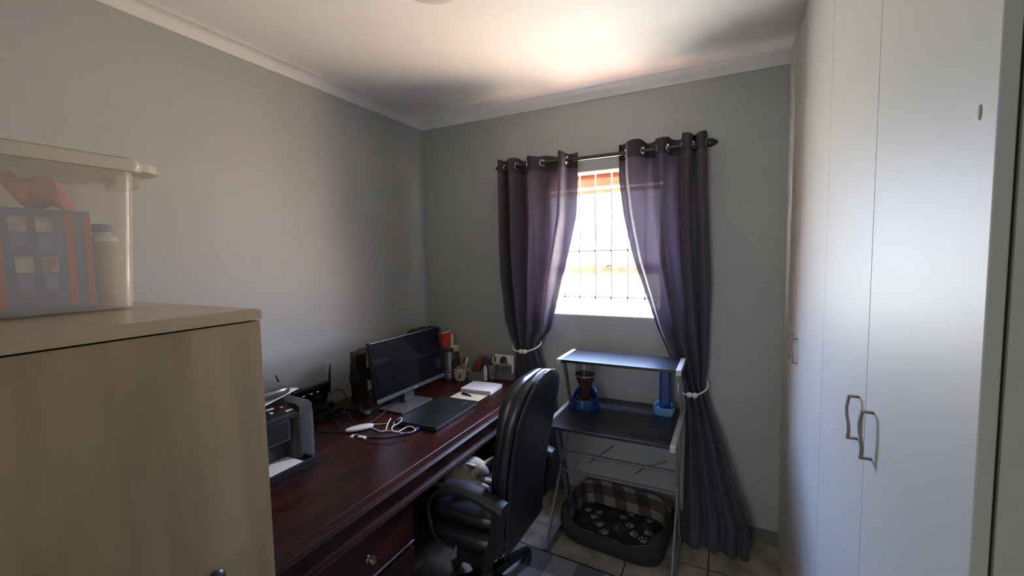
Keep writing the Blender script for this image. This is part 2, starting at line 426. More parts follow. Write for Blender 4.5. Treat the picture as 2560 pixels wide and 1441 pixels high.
# ================================================================ the room
ZC = 2.56
XW = 2.275
YR = -3.75
o = MB().box(-0.1, 3.0, -5.1, 0.0, -0.08, 0.0).build('floor', M_tile); struct(o)
o = MB().box(-0.25, 3.1, -5.1, 0.16, ZC, ZC + 0.15).build('ceiling', M_ceil); struct(o)
o = MB().box(-0.2, 0.0, YR, 0.16, -0.08, ZC).build('wall_left', M_wall); struct(o)
o = MB().box(2.90, 3.05, YR, 0.16, -0.08, ZC).build('wall_right', M_wall); struct(o)
o = MB().box(-0.2, 0.85, YR - 0.12, YR, -0.08, ZC).box(1.85, 3.05, YR - 0.12, YR, -0.08, ZC).box(0.85, 1.85, YR - 0.12, YR, 2.08, ZC).build('wall_rear', M_wall); struct(o)  # doorway gap added so the fill lamp shines in
o = MB().box(0.70, 0.80, -5.0, YR - 0.12, -0.08, ZC).box(1.90, 2.0, -5.0, YR - 0.12, -0.08, ZC).box(0.70, 2.0, -5.1, -5.0, -0.08, ZC).build('wall_added_hall', M_wall); struct(o)  # unseen hall, added to house the fill lamp
WX0, WX1, WZ0, WZ1 = 0.88, 1.72, 1.195, 2.085
b = MB()
b.box(0.0, WX0, 0, 0.16, -0.08, ZC).box(WX1, 2.90, 0, 0.16, -0.08, ZC).box(WX0, WX1, 0, 0.16, -0.08, WZ0).box(WX0, WX1, 0, 0.16, WZ1, ZC)
o = b.build('wall_back', M_wall); struct(o)
# white lining of the window reveal
b = MB()
b.box(WX0, WX0 + 0.006, 0.001, 0.158, WZ0, WZ1).box(WX1 - 0.006, WX1, 0.001, 0.158, WZ0, WZ1)
b.box(WX0 + 0.006, WX1 - 0.006, 0.001, 0.158, WZ0, WZ0 + 0.006).box(WX0 + 0.006, WX1 - 0.006, 0.001, 0.158, WZ1 - 0.006, WZ1)
o = b.build('trim_3', M_white); struct(o)

# cornice
def corn(off):     # list of (distance from wall, z)
    return [(0, ZC - 0.060), (0.006, ZC - 0.060), (0.008, ZC - 0.050), (0.013, ZC - 0.036), (0.024, ZC - 0.022), (0.038, ZC - 0.013), (0.049, ZC - 0.010), (0.050, ZC - 0.004), (0.056, ZC - 0.003), (0.056, ZC), (0, ZC)]
pr = corn(0)
b = MB()
n = len(pr)
vs = [(d, YR, z) for d, z in pr] + [(d, -d, z) for d, z in pr] + [(XW + 0.02, -d, z) for d, z in pr]
fs = [[k * n + i, k * n + (i + 1) % n, (k + 1) * n + (i + 1) % n, (k + 1) * n + i] for k in (0, 1) for i in range(n)] + [list(range(n)), [2 * n + i for i in range(n)][::-1]]
b.add(vs, fs); o = b.build('trim_1', M_corn, smooth=True, ang=30); struct(o)
# skirting tiles
o = MB().box(0.0, XW + 0.4, -0.010, 0.0, 0.0, 0.073, 0.001).build('baseboard_back', M_skirt); struct(o)
o = MB().box(0.0, 0.010, -3.75, -0.010, 0.0, 0.073, 0.001).build('baseboard_left', M_skirt); struct(o)

# window: brown timber frame, transom, sashes, panes
win = bpy.data.objects.new('window_1', None); COL.objects.link(win); win.location = (1.30, 0.11, WZ0); win['_base'] = [1.30, 0.11, WZ0]; struct(win)
x0, x1 = WX0 + 0.006, WX1 - 0.006; z0, z1 = WZ0 + 0.006, WZ1 - 0.006
b = MB().box(x0, x1, 0.130, 0.140, z1 - 0.030, z1, 0.0)
for (a, c_, d, e_) in ((x0, x1, z0, z0 + 0.024), (x0, x1, z1 - 0.080, z1 - 0.030), (x0, x0 + 0.045, z0 + 0.024, z1 - 0.080), (x1 - 0.045, x1, z0 + 0.024, z1 - 0.080), (x0 + 0.045, x1 - 0.045, 1.464, 1.500)):
    b.box(a, c_, 0.090, 0.140, d, e_, 0.003)
b.build('frame', M_timber, win)
for (za, zb) in ((z0 + 0.026, 1.462), (1.502, z1 - 0.096)):
    for (xa, xb) in ((x0 + 0.047, x1 - 0.047),):
        w = 0.014
        b = MB()
        b.box(xa, xb, 0.100, 0.125, za, za + w, 0.002).box(xa, xb, 0.100, 0.125, zb - w * (1.8 if zb > 1.7 else 0.8), zb, 0.002).box(xa, xa + w, 0.100, 0.125, za + w, zb - w * (1.8 if zb > 1.7 else 0.8), 0.002).box(xb - w, xb, 0.100, 0.125, za + w, zb - w * (1.8 if zb > 1.7 else 0.8), 0.002)
        s_ = b.build('sash', M_timber, win)
        MB().box(xa + w, xb - w, 0.111, 0.114, za + w, zb - w * (1.8 if zb > 1.7 else 0.8)).build('pane', M_glass, s_)
MB().tube([(1.335, 0.090, 1.500), (1.335, 0.078, 1.503), (1.385, 0.074, 1.510)], 0.005, 6).build('window_latch', M_bronze, win, smooth=True)

# burglar bars inside the reveal
bars = thing('burglar_bars', 'cream painted steel burglar bars with small arrow heads inside the window opening', 'burglar bars', (1.30, 0.05, WZ0 + 0.006))
for i in range(8):
    x = 0.975 + 0.1 * i
    MB().box(x - 0.004, x + 0.004, 0.046, 0.054, z0, z1, 0.001).build('upright_bar', M_bars, bars)
for z in (1.310, 1.600):
    MB().box(x0, x1, 0.040, 0.046, z - 0.004, z + 0.004, 0.001).build('cross_bar', M_bars, bars)
for zz in (1.31, 1.60):
    for i in range(8):
        x = 0.975 + 0.1 * i
        b = MB().lathe([(0.0, -0.016), (0.008, -0.004), (0.010, 0.0), (0.004, 0.008), (0.0, 0.018)], (x, 0.036, zz), 6)
        b.build('arrow_head', M_bronze, bars)

# ================================================================ curtain rod and curtains
YROD = -0.10; ZROD = 2.141
rod = thing('curtain_rod', 'dark bronze curtain rod with pointed ends above the window', 'curtain rod', (1.31, 0.0, ZROD))
MB().tube([(0.70, YROD, ZROD), (1.90, YROD, ZROD)], 0.0115, 16).build('pole', M_bronze, rod, smooth=True)
fin = [(0.0, 0.0), (0.012, 0.0), (0.017, 0.006), (0.022, 0.020), (0.022, 0.032), (0.016, 0.048), (0.006, 0.062), (0.0, 0.066)]
MB().lathe(fin, (1.895, YROD, ZROD), 20, axis='x').build('finial', M_bronze, rod, smooth=True)
b = MB().lathe(fin, (0, 0, 0), 20, axis='x'); b.xf(Matrix.Translation((0.722, YROD, ZROD)) @ Matrix.Rotation(PI, 4, 'Z')); b.build('finial', M_bronze, rod, smooth=True)
for x in (0.775, 1.855):
    b = MB().box(x - 0.008, x + 0.008, YROD, -0.004, ZROD - 0.026, ZROD - 0.0125, 0.002).box(x - 0.014, x + 0.014, -0.005, 0.0, ZROD - 0.045, ZROD + 0.02, 0.001)
    b.build('bracket', M_bronze, rod)

def curtain(name_label, tops, eyelets, edges, ctr, amp, zt, zb, loc, bulge):
    """tops: list of (x, y) fold line at the rod; edges(z)->(xl, xr); amp(z) fold depth factor; ctr(z) mean y"""
    root = thing('curtain', name_label, 'curtain', loc, 'purple grey eyelet curtains')
    line = sm([(x, y, 0) for x, y in tops], 10)
    X0 = tops[0][0]; X1 = tops[-1][0]
    us = [(p.x - X0) / (X1 - X0) for p in line]; ys = [p.y - YROD for p in line]
    # resample evenly by arc length
    L = [0]
    for i in range(1, len(line)): L.append(L[-1] + (line[i] - line[i - 1]).length)
    NU = 150; U = []; Y = []; j = 0
    for i in range(NU + 1):
        s_ = L[-1] * i / NU
        while j < len(L) - 2 and L[j + 1] < s_: j += 1
        t = (s_ - L[j]) / max(1e-9, L[j + 1] - L[j]); U.append(lerp(us[j], us[j + 1], t)); Y.append(lerp(ys[j], ys[j + 1], t))
    zs = []
    z = zt
    while z > zb:
        zs.append(z); z -= 0.008 if z > zt - 0.10 else 0.022
    zs.append(zb)
    grid = []
    for z in zs:
        xl, xr = edges(z); a = amp(z); c = ctr(z); row = []
        d = (zt - z)
        for i in range(NU + 1):
            u = i / NU
            uu = lerp(U[i], u, min(1, d / 0.9) * 0.75)
            x = lerp(xl, xr, uu) + bulge(u, z)
            y = c + Y[i] * a + 0.012 * math.sin(u * 23 + z * 2.1) * min(1, d / 0.5) * (0.5 + a * 0.5) + 0.006 * math.sin(u * 47 - z * 5) * min(1, d)
            zz = z
            if d < 0.012: zz = z + 0.006 * math.sin(u * 40)
            row.append(Vector((x, min(y, -0.012), zz)))
        grid.append(row)
    # grommet centres: where the fold line meets the rod
    cents = []
    for i in range(NU):
        if Y[i] * Y[i + 1] < 0:
            k = i; r_ = min(range(len(zs)), key=lambda q: abs(zs[q] - ZROD)); cents.append((k, grid[r_][k].copy(), (grid[r_][min(NU, k + 1)] - grid[r_][k - 1]).normalized()))
    b = MB(); nn = NU + 1
    vs = [p for row in grid for p in row]; fs = []; ms = []
    hb = zt - 0.083
    for r in range(len(zs) - 1):
        for i in range(NU):
            c = (grid[r][i] + grid[r + 1][i + 1]) / 2
            if any(abs(c.z - ZROD) < 0.03 and (c - q[1]).length < 0.021 for q in cents): continue
            fs.append([r * nn + i, r * nn + i + 1, (r + 1) * nn + i + 1, (r + 1) * nn + i]); ms.append(1 if zs[r] > hb else 0)
    o_ = len(b.v); b.v += vs
    for f, m in zip(fs, ms): b.f.append(f); b.m.append(m)
    ob = b.build('drape', [M_curt, M_hem], root, smooth=True, ang=80, weld=False)
    so = ob.modifiers.new('cloth_thickness', 'SOLIDIFY'); so.thickness = 0.0016
    for k, c, tg in cents:
        nrm = tg.cross(Vector((0, 0, 1))).normalized()
        cpt = Vector((c.x, YROD, ZROD))
        ring = []
        for q in range(20):
            a = 2 * PI * q / 20; ring.append(c * 0 + Vector((c.x, c.y, ZROD)) + tg * math.cos(a) * 0.0225 + Vector((0, 0, 1)) * math.sin(a) * 0.0225)
        MB().tube(ring, 0.0042, 6, closed=True).build('eyelet', M_steel, root, smooth=True)
    return root

# left curtain
F, Bk = -0.150, -0.050
topsL = [(0.695, -0.075), (0.699, F), (0.722, F), (0.735, Bk), (0.752, Bk - 0.01), (0.762, F + 0.01), (0.790, F), (0.815, -0.10), (0.830, Bk), (0.862, Bk + 0.005), (0.885, -0.115), (0.925, F), (0.975, -0.115), (1.02, Bk), (1.075, Bk), (1.100, F), (1.125, F), (1.150, -0.075), (1.185, Bk), (1.20, -0.085)]
def edL(z):
    xl = interp([(0.0, 0.72), (0.70, 0.735), (0.90, 0.765), (0.985, 0.768), (1.05, 0.735), (1.16, 0.703), (1.45, 0.681), (1.70, 0.681), (2.0, 0.690), (2.20, 0.695)], z)
    xr = interp([(0.0, 1.12), (0.70, 1.02), (0.90, 0.945), (0.985, 0.930), (1.05, 0.965), (1.10, 1.010), (1.25, 1.050), (1.42, 1.092), (1.60, 1.140), (1.81, 1.190), (2.0, 1.202), (2.20, 1.205)], z)
    return xl, xr
def ampL(z): return interp([(0.0, 0.12), (0.76, 0.12), (0.88, 0.30), (0.98, 0.42), (1.2, 0.7), (1.6, 0.9), (2.2, 1.0)], z)
def ctL(z): return interp([(0.0, -0.027), (0.76, -0.027), (0.90, -0.055), (0.98, -0.072), (1.4, -0.095), (2.2, -0.10)], z)
curtain('purple grey eyelet curtain on the left of the window, its hem hidden behind the desk', topsL, None, edL, ctL, ampL, 2.185, 0.04, (0.95, -0.1, 0.04), lambda u, z: 0)
# right curtain
topsR = [(1.447, -0.080), (1.460, Bk), (1.485, -0.09), (1.510, F), (1.550, F), (1.580, -0.115), (1.605, Bk), (1.640, Bk), (1.662, -0.12), (1.690, F - 0.003), (1.712, -0.12), (1.728, Bk), (1.775, Bk), (1.788, -0.12), (1.802, F), (1.830, F), (1.842, -0.10), (1.848, Bk), (1.855, -0.10), (1.868, F), (1.893, F), (1.905, -0.09)]
def edR(z):
    xl = interp([(0.0, 1.817), (0.40, 1.817), (0.72, 1.817), (0.85, 1.798), (0.95, 1.745), (1.14, 1.662), (1.30, 1.612), (1.56, 1.528), (1.80, 1.475), (2.0, 1.449), (2.20, 1.447)], z)
    xr = interp([(0.0, 2.135), (0.15, 2.135), (0.30, 2.085), (0.55, 2.010), (0.75, 1.940), (0.85, 1.912), (0.95, 1.925), (1.4, 1.935), (1.85, 1.915), (2.20, 1.905)], z)
    return xl, xr
def ampR(z): return interp([(0.0, 0.26), (0.35, 0.36), (0.84, 0.42), (1.1, 0.6), (1.6, 0.85), (2.2, 1.0)], z)
def ctR(z): return interp([(0.0, -0.205), (0.3, -0.165), (0.70, -0.085), (0.84, -0.062), (1.10, -0.062), (1.5, -0.098), (2.2, -0.10)], z)
curtain('purple grey eyelet curtain on the right of the window, flaring out onto the floor', topsR, None, edR, ctR, ampR, 2.195, 0.004, (1.85, -0.12, 0.004), lambda u, z: 0)

def tieback(label, cx, cy, cz, hx, hy, sag, loc):
    t = thing('curtain_tieback', label, 'curtain tieback', loc, 'white rope curtain tiebacks')
    pts = []
    for i in range(36):
        a = 2 * PI * i / 36
        pts.append((cx + hx * math.cos(a), cy + hy * math.sin(a), cz + sag * (math.sin(a) * 0.5 + 0.5) + 0.012 * math.cos(a)))
    MB().tube(pts, 0.0055, 8, closed=True).build('rope', M_rope, t, smooth=True)
    for dx in (-0.014, 0.014):
        MB().sell((cx + dx, cy - hy - 0.004, cz + 0.002), (0.0155, 0.0145, 0.0155)).build('bead', M_rope, t, smooth=True)
    return t
tieback('white rope tieback with two round beads on the left curtain', 0.848, -0.072, 0.962, 0.098, 0.060, 0.075, (0.848, -0.012, 0.962))
tieback('white rope tieback with two round beads on the right curtain', 1.852, -0.068, 0.806, 0.076, 0.058, 0.075, (1.850, -0.018, 0.812))

# ================================================================ wardrobe
wd = thing('wardrobe', 'off white fitted wardrobe with four tall doors along the right wall', 'wardrobe', (2.58, -0.97, 0.0))
MB().box(XW + 0.020, 2.895, -1.930, -0.003, 0.0, ZC - 0.002).build('carcass', M_ward2, wd)
MB().box(XW + 0.0165, XW + 0.020, -1.925, -0.01, 0.004, ZC - 0.004).build('shadow_gap', M_gap, wd)
dspan = [(-0.002, -0.494), (-0.497, -1.029), (-1.032, -1.489), (-1.492, -1.930)]
hy = {0: -0.405, 1: -0.522, 2: -1.440, 3: -1.545}
for k, (ya, yb) in enumerate(dspan):
    d_ = MB().box(XW, XW + 0.016, yb, ya, 0.006, ZC - 0.006, 0.0015).build('door', M_ward, wd)
    y = hy[k]; zt_, zb_ = (1.252, 1.158) if k > 1 else (1.214, 1.114)
    pts = [(XW, y, zt_), (XW - 0.027, y, zt_)]
    wav = []
    for i in range(13):
        q = i / 12; wav.append((XW - 0.0185 - 0.0022 * math.sin(2 * PI * q - 0.4), y + 0.002 * math.sin(2 * PI * q), lerp(zt_, zb_, q)))
    b = MB()
    b.obox((XW, y, zt_), (XW - 0.0205, y, zt_), 0.0065, 0.005, 0.001)
    b.obox((XW, y, zb_), (XW - 0.0205, y, zb_), 0.0065, 0.005, 0.001)
    b.loft([[(p[0] + dx, p[1] + dy, p[2]) for dx, dy in ((-0.0024, -0.0040), (0.0024, -0.0040), (0.0024, 0.0040), (-0.0024, 0.0040))] for p in wav])
    b.build('handle', M_nickel, d_, smooth=True, ang=40)
# nail hole smudge on the door nearest the camera
MB().sell((XW - 0.0006, -1.892, 1.729), (0.0012, 0.0035, 0.009)).build('plugged_hole', mat('greyish filler', (0.40, 0.38, 0.33), 0.8), wd, smooth=True)

# ================================================================ ceiling lamp
cl = thing('ceiling_light', 'round flat white ceiling light at the top edge of the photo', 'ceiling light', (1.09, -1.34, ZC))
MB().lathe([(0.0, 0.0), (0.178, 0.0), (0.180, -0.008), (0.165, -0.020), (0.140, -0.026), (0.0, -0.026)], (1.09, -1.34, ZC), 48).build('base_ring', M_corn, cl, smooth=True)
MB().lathe([(0.136, -0.026), (0.134, -0.045), (0.11, -0.062), (0.06, -0.072), (0.0, -0.075)], (1.09, -1.34, ZC), 48).build('diffuser', M_lamp, cl, smooth=True)

# ================================================================ desk
desk = thing('desk', 'large dark cherry wood desk with moulded edge along the left wall', 'desk', (0.50, -0.92, 0.0))
DZ = 0.76; YA, YB = -1.925, -0.055
prof = [(0.03, 0.740), (0.03, DZ), (0.922, DZ), (0.924, DZ - 0.0022), (0.928, DZ - 0.0022), (0.930, DZ), (0.958, DZ), (0.963, DZ - 0.002), (0.966, DZ - 0.006), (0.962, DZ - 0.009), (0.966, DZ - 0.012), (0.962, DZ - 0.015), (0.965, DZ - 0.019), (0.960, DZ - 0.024), (0.948, DZ - 0.030), (0.940, 0.728), (0.90, 0.728)]
MB().prism(prof, YA, YB).build('desktop', M_cherry, desk, smooth=True, ang=25)
ap = [(0.925, 0.7285), (0.936, 0.7285), (0.936, 0.672), (0.941, 0.670), (0.944, 0.666), (0.940, 0.663), (0.945, 0.660), (0.941, 0.656), (0.950, 0.653), (0.952, 0.648), (0.946, 0.640), (0.930, 0.637), (0.925, 0.640)]
MB().prism(ap, YA + 0.01, YB - 0.01).build('apron', M_cherry, desk, smooth=True, ang=25)
MB().box(0.04, 0.055, YA + 0.02, YB - 0.02, 0.10, 0.7395).build('back_panel', M_cherry, desk)
for (ya, yb, vis) in ((-1.80, -1.315, True), (-0.42, -0.07, False)):
    ped = MB().box(0.06, 0.90, ya, yb, 0.045, 0.7275, 0.002).build('pedestal', M_cherry, desk)
    for (za, zb) in ((0.445, 0.632), (0.25, 0.435), (0.06, 0.24)):
        dr = MB().box(0.901, 0.916, ya + 0.004, yb - 0.004, za + 0.004, zb, 0.003)
        dr.prism([(0.9155, za + 0.004), (0.921, za + 0.006), (0.922, za + 0.012), (0.9155, za + 0.016)], ya + 0.006, yb - 0.006)
        d_ = dr.build('drawer', M_cherry, desk)
        kn = [(0.013, 0.0), (0.014, 0.002), (0.008, 0.004), (0.0055, 0.009), (0.006, 0.013), (0.012, 0.017), (0.0145, 0.022), (0.0125, 0.028), (0.0, 0.031)]
        MB().lathe(kn, (0.916, ya + 0.242, (za + zb) / 2 - 0.002), 20, axis='x').build('knob', M_brass, d_, smooth=True)

# ================================================================ beige cabinet with storage tote
cab = thing('cabinet', 'tall beige oak laminate cabinet end panel in the left foreground', 'cabinet', (0.63, -2.20, 0.0))
CTZ = 1.456
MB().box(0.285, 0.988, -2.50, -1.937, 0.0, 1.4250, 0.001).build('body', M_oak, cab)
MB().box(0.300, 0.978, -2.48, -1.952, 1.4250, 1.4290).build('shadow_gap', M_gap, cab)
pf = [(-2.52, 1.429), (-1.935, 1.429)]
for i in range(9):
    a = math.radians(90 * i / 8)
    pf.append((-1.935 - 0.012 + 0.012 * math.cos(a), CTZ - 0.012 + 0.012 * math.sin(a)))
pf += [(-2.52, CTZ)]
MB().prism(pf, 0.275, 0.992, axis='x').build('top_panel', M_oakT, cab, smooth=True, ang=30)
MB().lathe([(0.009, 0), (0.009, 0.006), (0.018, 0.009), (0.020, 0.016), (0.014, 0.023), (0.0, 0.026)], (0.988, -2.083, 0.862), 24, axis='x').build('knob', M_plastic, cab, smooth=True)

tote = thing('storage_tote', 'frosted clear plastic storage tote with cream lid on the beige cabinet', 'storage box', (0.50, -2.26, CTZ))
TX0, TX1, TY0, TY1 = 0.342, 0.665, -2.486, -2.046
def ring(z, g):
    cx, cy = (TX0 + TX1) / 2, (TY0 + TY1) / 2
    return [(x, y, z) for x, y in rrect(cx, cy, (TX1 - TX0) / 2 + g, (TY1 - TY0) / 2 + g, 0.031, 6)]
ZL = 1.798
outer = [ring(CTZ + 0.0005, -0.005), ring(CTZ + 0.005, 0.0), ring(ZL, 0.014)]
inner = [ring(ZL, 0.0118), ring(CTZ + 0.005, -0.0026)]
MB().loft(outer + inner).build('tub', M_tub, tote, smooth=True)
lid = [ring(ZL + 0.001, 0.016), ring(ZL + 0.001, 0.026), ring(ZL + 0.016, 0.030), ring(ZL + 0.029, 0.026), ring(ZL + 0.034, 0.016), ring(ZL + 0.032, -0.018), ring(ZL + 0.036, -0.044)]
MB().loft(lid).build('lid', M_lid, tote, smooth=True)
for yy, sgn in ((TY1 + 0.024, 1), (TY0 - 0.024, -1)):
    b = MB()
    out = [(TX0 + 0.03, yy), (TX0 + 0.044, yy + sgn * 0.040), (TX0 + 0.08, yy + sgn * 0.060), (TX1 - 0.075, yy + sgn * 0.063), (TX1 - 0.040, yy + sgn * 0.058), (TX1 - 0.013, yy + sgn * 0.042), (TX1 + 0.002, yy + sgn * 0.018), (TX1 + 0.0, yy - sgn * 0.009), (TX0 + 0.03, yy - sgn * 0.009)]
    b.prism(out, ZL + 0.007, ZL + 0.027, axis='z')
    b.prism([(TX0 + 0.11, yy + sgn * 0.010), (TX0 + 0.11, yy + sgn * 0.036), (TX1 - 0.088, yy + sgn * 0.036), (TX1 - 0.088, yy + sgn * 0.010)], ZL - 0.026, ZL + 0.007, axis='z')
    b.build('latch_handle', M_lid, tote, smooth=True)
# contents
M_dblue = mat('blue printed carton', (0.06, 0.16, 0.32), 0.45, var=0.05)
M_dred = mat('red stripe', (0.50, 0.08, 0.07), 0.5, var=0.05)
M_photo = mat('brown and white photo', (0.70, 0.66, 0.62), 0.6, var=0.1, scale=28, col2=(0.25, 0.16, 0.13))
M_cap = mat('pale blue panel', (0.12, 0.24, 0.40), 0.5)
bx = thing('printed_carton', 'blue carton with red stripes and four small photos inside the tote', 'box', (0.58, -2.28, CTZ + 0.006))
XF = 0.631
MB().box(0.540, XF, -2.462, -2.113, CTZ + 0.0062, 1.697, 0.002).build('carton_body', M_dblue, bx)
for ya, yb in ((-2.160, -2.146), (-2.127, -2.117), (-2.274, -2.260), (-2.44, -2.426)):
    MB().box(XF + 0.0002, XF + 0.0009, ya, yb, CTZ + 0.018, 1.687).build('red_stripe', M_dred, bx)
for (ya, yb, za, zb) in ((-2.249, -2.222, 1.645, 1.679), (-2.208, -2.181, 1.645, 1.679), (-2.244, -2.216, 1.554, 1.589), (-2.203, -2.176, 1.554, 1.589)):
    MB().box(XF + 0.0002, XF + 0.0010, ya, yb, za, zb).build('photo', M_photo, bx)
    MB().box(XF + 0.0002, XF + 0.0007, ya + 0.002, yb - 0.002, za - 0.040, za - 0.005).build('caption_panel', M_cap, bx)
BX, BY_ = 0.600, -2.082
bt = thing('bottle', 'clear bottle of beige powder with blue cap inside the tote', 'bottle', (BX, BY_, CTZ + 0.006))
MB().lathe([(0.0, 0.0), (0.026, 0.0), (0.0285, 0.004), (0.0285, 0.165), (0.0, 0.165)], (BX, BY_, CTZ + 0.0062), 28).build('bottle_body', M_beige, bt, smooth=True)
MB().lathe([(0.0285, 0.165), (0.028, 0.175), (0.018, 0.183), (0.017, 0.188), (0.0, 0.188)], (BX, BY_, CTZ + 0.0062), 28).build('bottle_neck', M_wplast, bt, smooth=True)
MB().lathe([(0.0, 0.0), (0.020, 0.0), (0.020, 0.019), (0.0, 0.019)], (BX, BY_, CTZ + 0.195), 24).build('cap', M_blue, bt, smooth=True)
def crum(p):
    return Vector((p.x + 0.008 * math.sin(p.y * 90), p.y, p.z + 0.009 * math.sin(p.y * 80 + p.x * 50) - 0.25 * (p.y)))
tag(MB().sell((0.580, -2.182, 1.738), (0.040, 0.060, 0.033), 0.8, 0.9, fn=crum).build('folded_cloth', M_pink, smooth=True, loc=(0.58, -2.18, 1.70)), 'crumpled pink cloth lying on the blue carton inside the tote', 'cloth')

# ================================================================ printer with papers
pr = thing('printer', 'dark grey office printer with keypad on the desk beside the cabinet', 'printer', (0.33, -1.60, DZ))
PX1, PY1, PY0 = 0.490, -1.425, -1.795
b = MB()
b.loft([[(x, y, z) for x, y in rrect((0.10 + PX1) / 2, (-1.475 + PY1) / 2 - 0.0, (PX1 - 0.10) / 2, (PY1 + 1.50) / 2 + 0.012, 0.03, 5)] for z in (DZ + 0.006, DZ + 0.19)])
b.box(0.10, PX1 - 0.02, PY0, -1.50, DZ + 0.10, DZ + 0.19, 0.003)
b.box(0.10, PX1 - 0.06, PY0, -1.50, DZ + 0.006, DZ + 0.10, 0.003)
b.build('housing', M_dgrey, pr, smooth=True, ang=30)
# upper unit with sloping control panel
up = [(0.12, DZ + 0.192), (PX1, DZ + 0.192), (PX1, DZ + 0.205), (PX1 - 0.01, DZ + 0.212), (0.40, DZ + 0.245), (0.385, DZ + 0.252), (0.12, DZ + 0.252)]
MB().prism(up, PY0, -1.478).build('control_panel', M_plastic, pr)
sd = [(0.12, DZ + 0.192), (PX1, DZ + 0.192), (PX1, DZ + 0.226), (PX1 - 0.02, DZ + 0.236), (0.12, DZ + 0.252)]
MB().prism(sd, -1.477, PY1 + 0.006).build('side_cover', M_dgrey, pr)
for (dy, t, w, h, mi) in ((0.0, 0.35, 0.030, 0.012, M_wplast), (0.052, 0.45, 0.012, 0.010, M_orange), (0.0, 0.62, 0.012, 0.012, M_wplast), (0.055, 0.82, 0.030, 0.012, M_wplast)):
    x = lerp(0.40, PX1 - 0.01, t); z = lerp(DZ + 0.245, DZ + 0.212, t); MB().box(x - h / 2, x + h / 2, -1.575 + dy, -1.575 + dy + w, z - 0.001, z + 0.003, 0.0008).build('button', mi, pr)
for r in range(4):
    for c_ in range(5):
        t = 0.30 + 0.17 * r; x = lerp(0.40, PX1 - 0.01, t); z = lerp(DZ + 0.245, DZ + 0.212, t); y = -1.725 + 0.026 * c_
        MB().box(x - 0.004, x + 0.004, y, y + 0.011, z - 0.001, z + 0.0025, 0.0006).build('key', M_silver, pr)
MB().box(0.14, 0.375, PY0 + 0.01, -1.50, DZ + 0.2525, DZ + 0.262, 0.004).build('scanner_lid', M_dgrey, pr)
feed = MB().sell((0.345, -1.640, DZ + 0.292), (0.105, 0.185, 0.024), 0.5, 0.4).build('document_feeder', mat('dark silver', (0.10, 0.10, 0.10), 0.3, metal=0.4), pr, smooth=True)
MB().box(0.10, 0.545, PY0, -1.463, DZ + 0.0, DZ + 0.016, 0.003).box(0.545, 0.556, PY0, -1.463, DZ, DZ + 0.030, 0.003).box(0.44, 0.556, -1.468, -1.458, DZ, DZ + 0.030, 0.003).build('output_tray', M_plastic, pr)
MB().box(PX1 - 0.0205, PX1 - 0.018, PY0 + 0.01, -1.515, DZ + 0.108, DZ + 0.180, 0.001).build('front_flap', M_plastic, pr)
tag(MB().box(0.39, 0.535, -1.78, -1.50, DZ + 0.017, DZ + 0.021).build('paper_stack', M_paper, loc=(0.46, -1.64, DZ + 0.017)), 'white sheets lying in the printer output tray', 'paper')
pp = MB().box(-0.105, 0.105, -0.148, 0.138, 0, 0.003); pp.xf(Matrix.Translation((0.330, -1.560, DZ + 0.2635)) @ Matrix.Rotation(math.radians(22), 4, 'Z'))
tag(pp.build('paper_sheet', M_paper, loc=(0.27, -1.5, DZ + 0.2635)), 'white paper sticking out from the printer top under the feeder', 'paper')

# ================================================================ routers
rt = thing('router', 'black router with green lights and two antennas behind the printer', 'router', (0.10, -1.13, DZ))
R1 = Matrix.Translation((0.085, -1.125, DZ + 0.062)) @ Matrix.Rotation(math.radians(20), 4, 'Y')
b = MB().box(-0.016, 0.016, -0.115, 0.105, 0.0, 0.115, 0.010, seg=3); b.xf(R1); b.build('router_case', M_gloss, rt, smooth=True)
b = MB().box(-0.045, 0.055, -0.105, 0.105, 0.0, 0.030, 0.006); b.xf(Matrix.Translation((0.10, -1.125, DZ + 0.032))); b.build('router_stand', M_plastic, rt)
for yy in (-0.062, -0.054, -0.017, -0.009, 0.022, 0.028):
    b = MB().box(0.0162, 0.0172, yy - 0.0020, yy + 0.0020, 0.0795, 0.0825, 0.0); b.xf(R1); b.build('status_light', M_led, rt)
b = MB().box(0.0162, 0.017, 0.01, 0.055, 0.035, 0.055); b.xf(R1); b.build('port_label', M_dgrey, rt)
MB().tube([(0.09, -1.022, DZ + 0.095), (0.09, -1.000, DZ + 0.095), (0.09, -0.994, DZ + 0.104), (0.09, -0.990, DZ + 0.19), (0.09, -0.984, DZ + 0.245)], 0.006, 8, radii=[0.004, 0.005, 0.007, 0.0065, 0.003]).build('antenna', M_plastic, rt, smooth=True)
MB().tube([(0.09, -1.235, DZ + 0.14), (0.09, -1.262, DZ + 0.15), (0.09, -1.275, DZ + 0.20), (0.09, -1.298, DZ + 0.265)], 0.005, 8, radii=[0.004, 0.006, 0.0055, 0.003]).build('antenna', M_plastic, rt, smooth=True)
md = thing('modem', 'flat black modem under the router behind the printer', 'modem', (0.12, -1.12, DZ))
MB().box(0.04, 0.19, -1.22, -1.01, DZ + 0.001, DZ + 0.030, 0.006).build('modem_case', M_plastic, md)
MB().box(0.1902, 0.191, -1.15, -1.12, DZ + 0.010, DZ + 0.014).build('label_strip', M_silver, md)

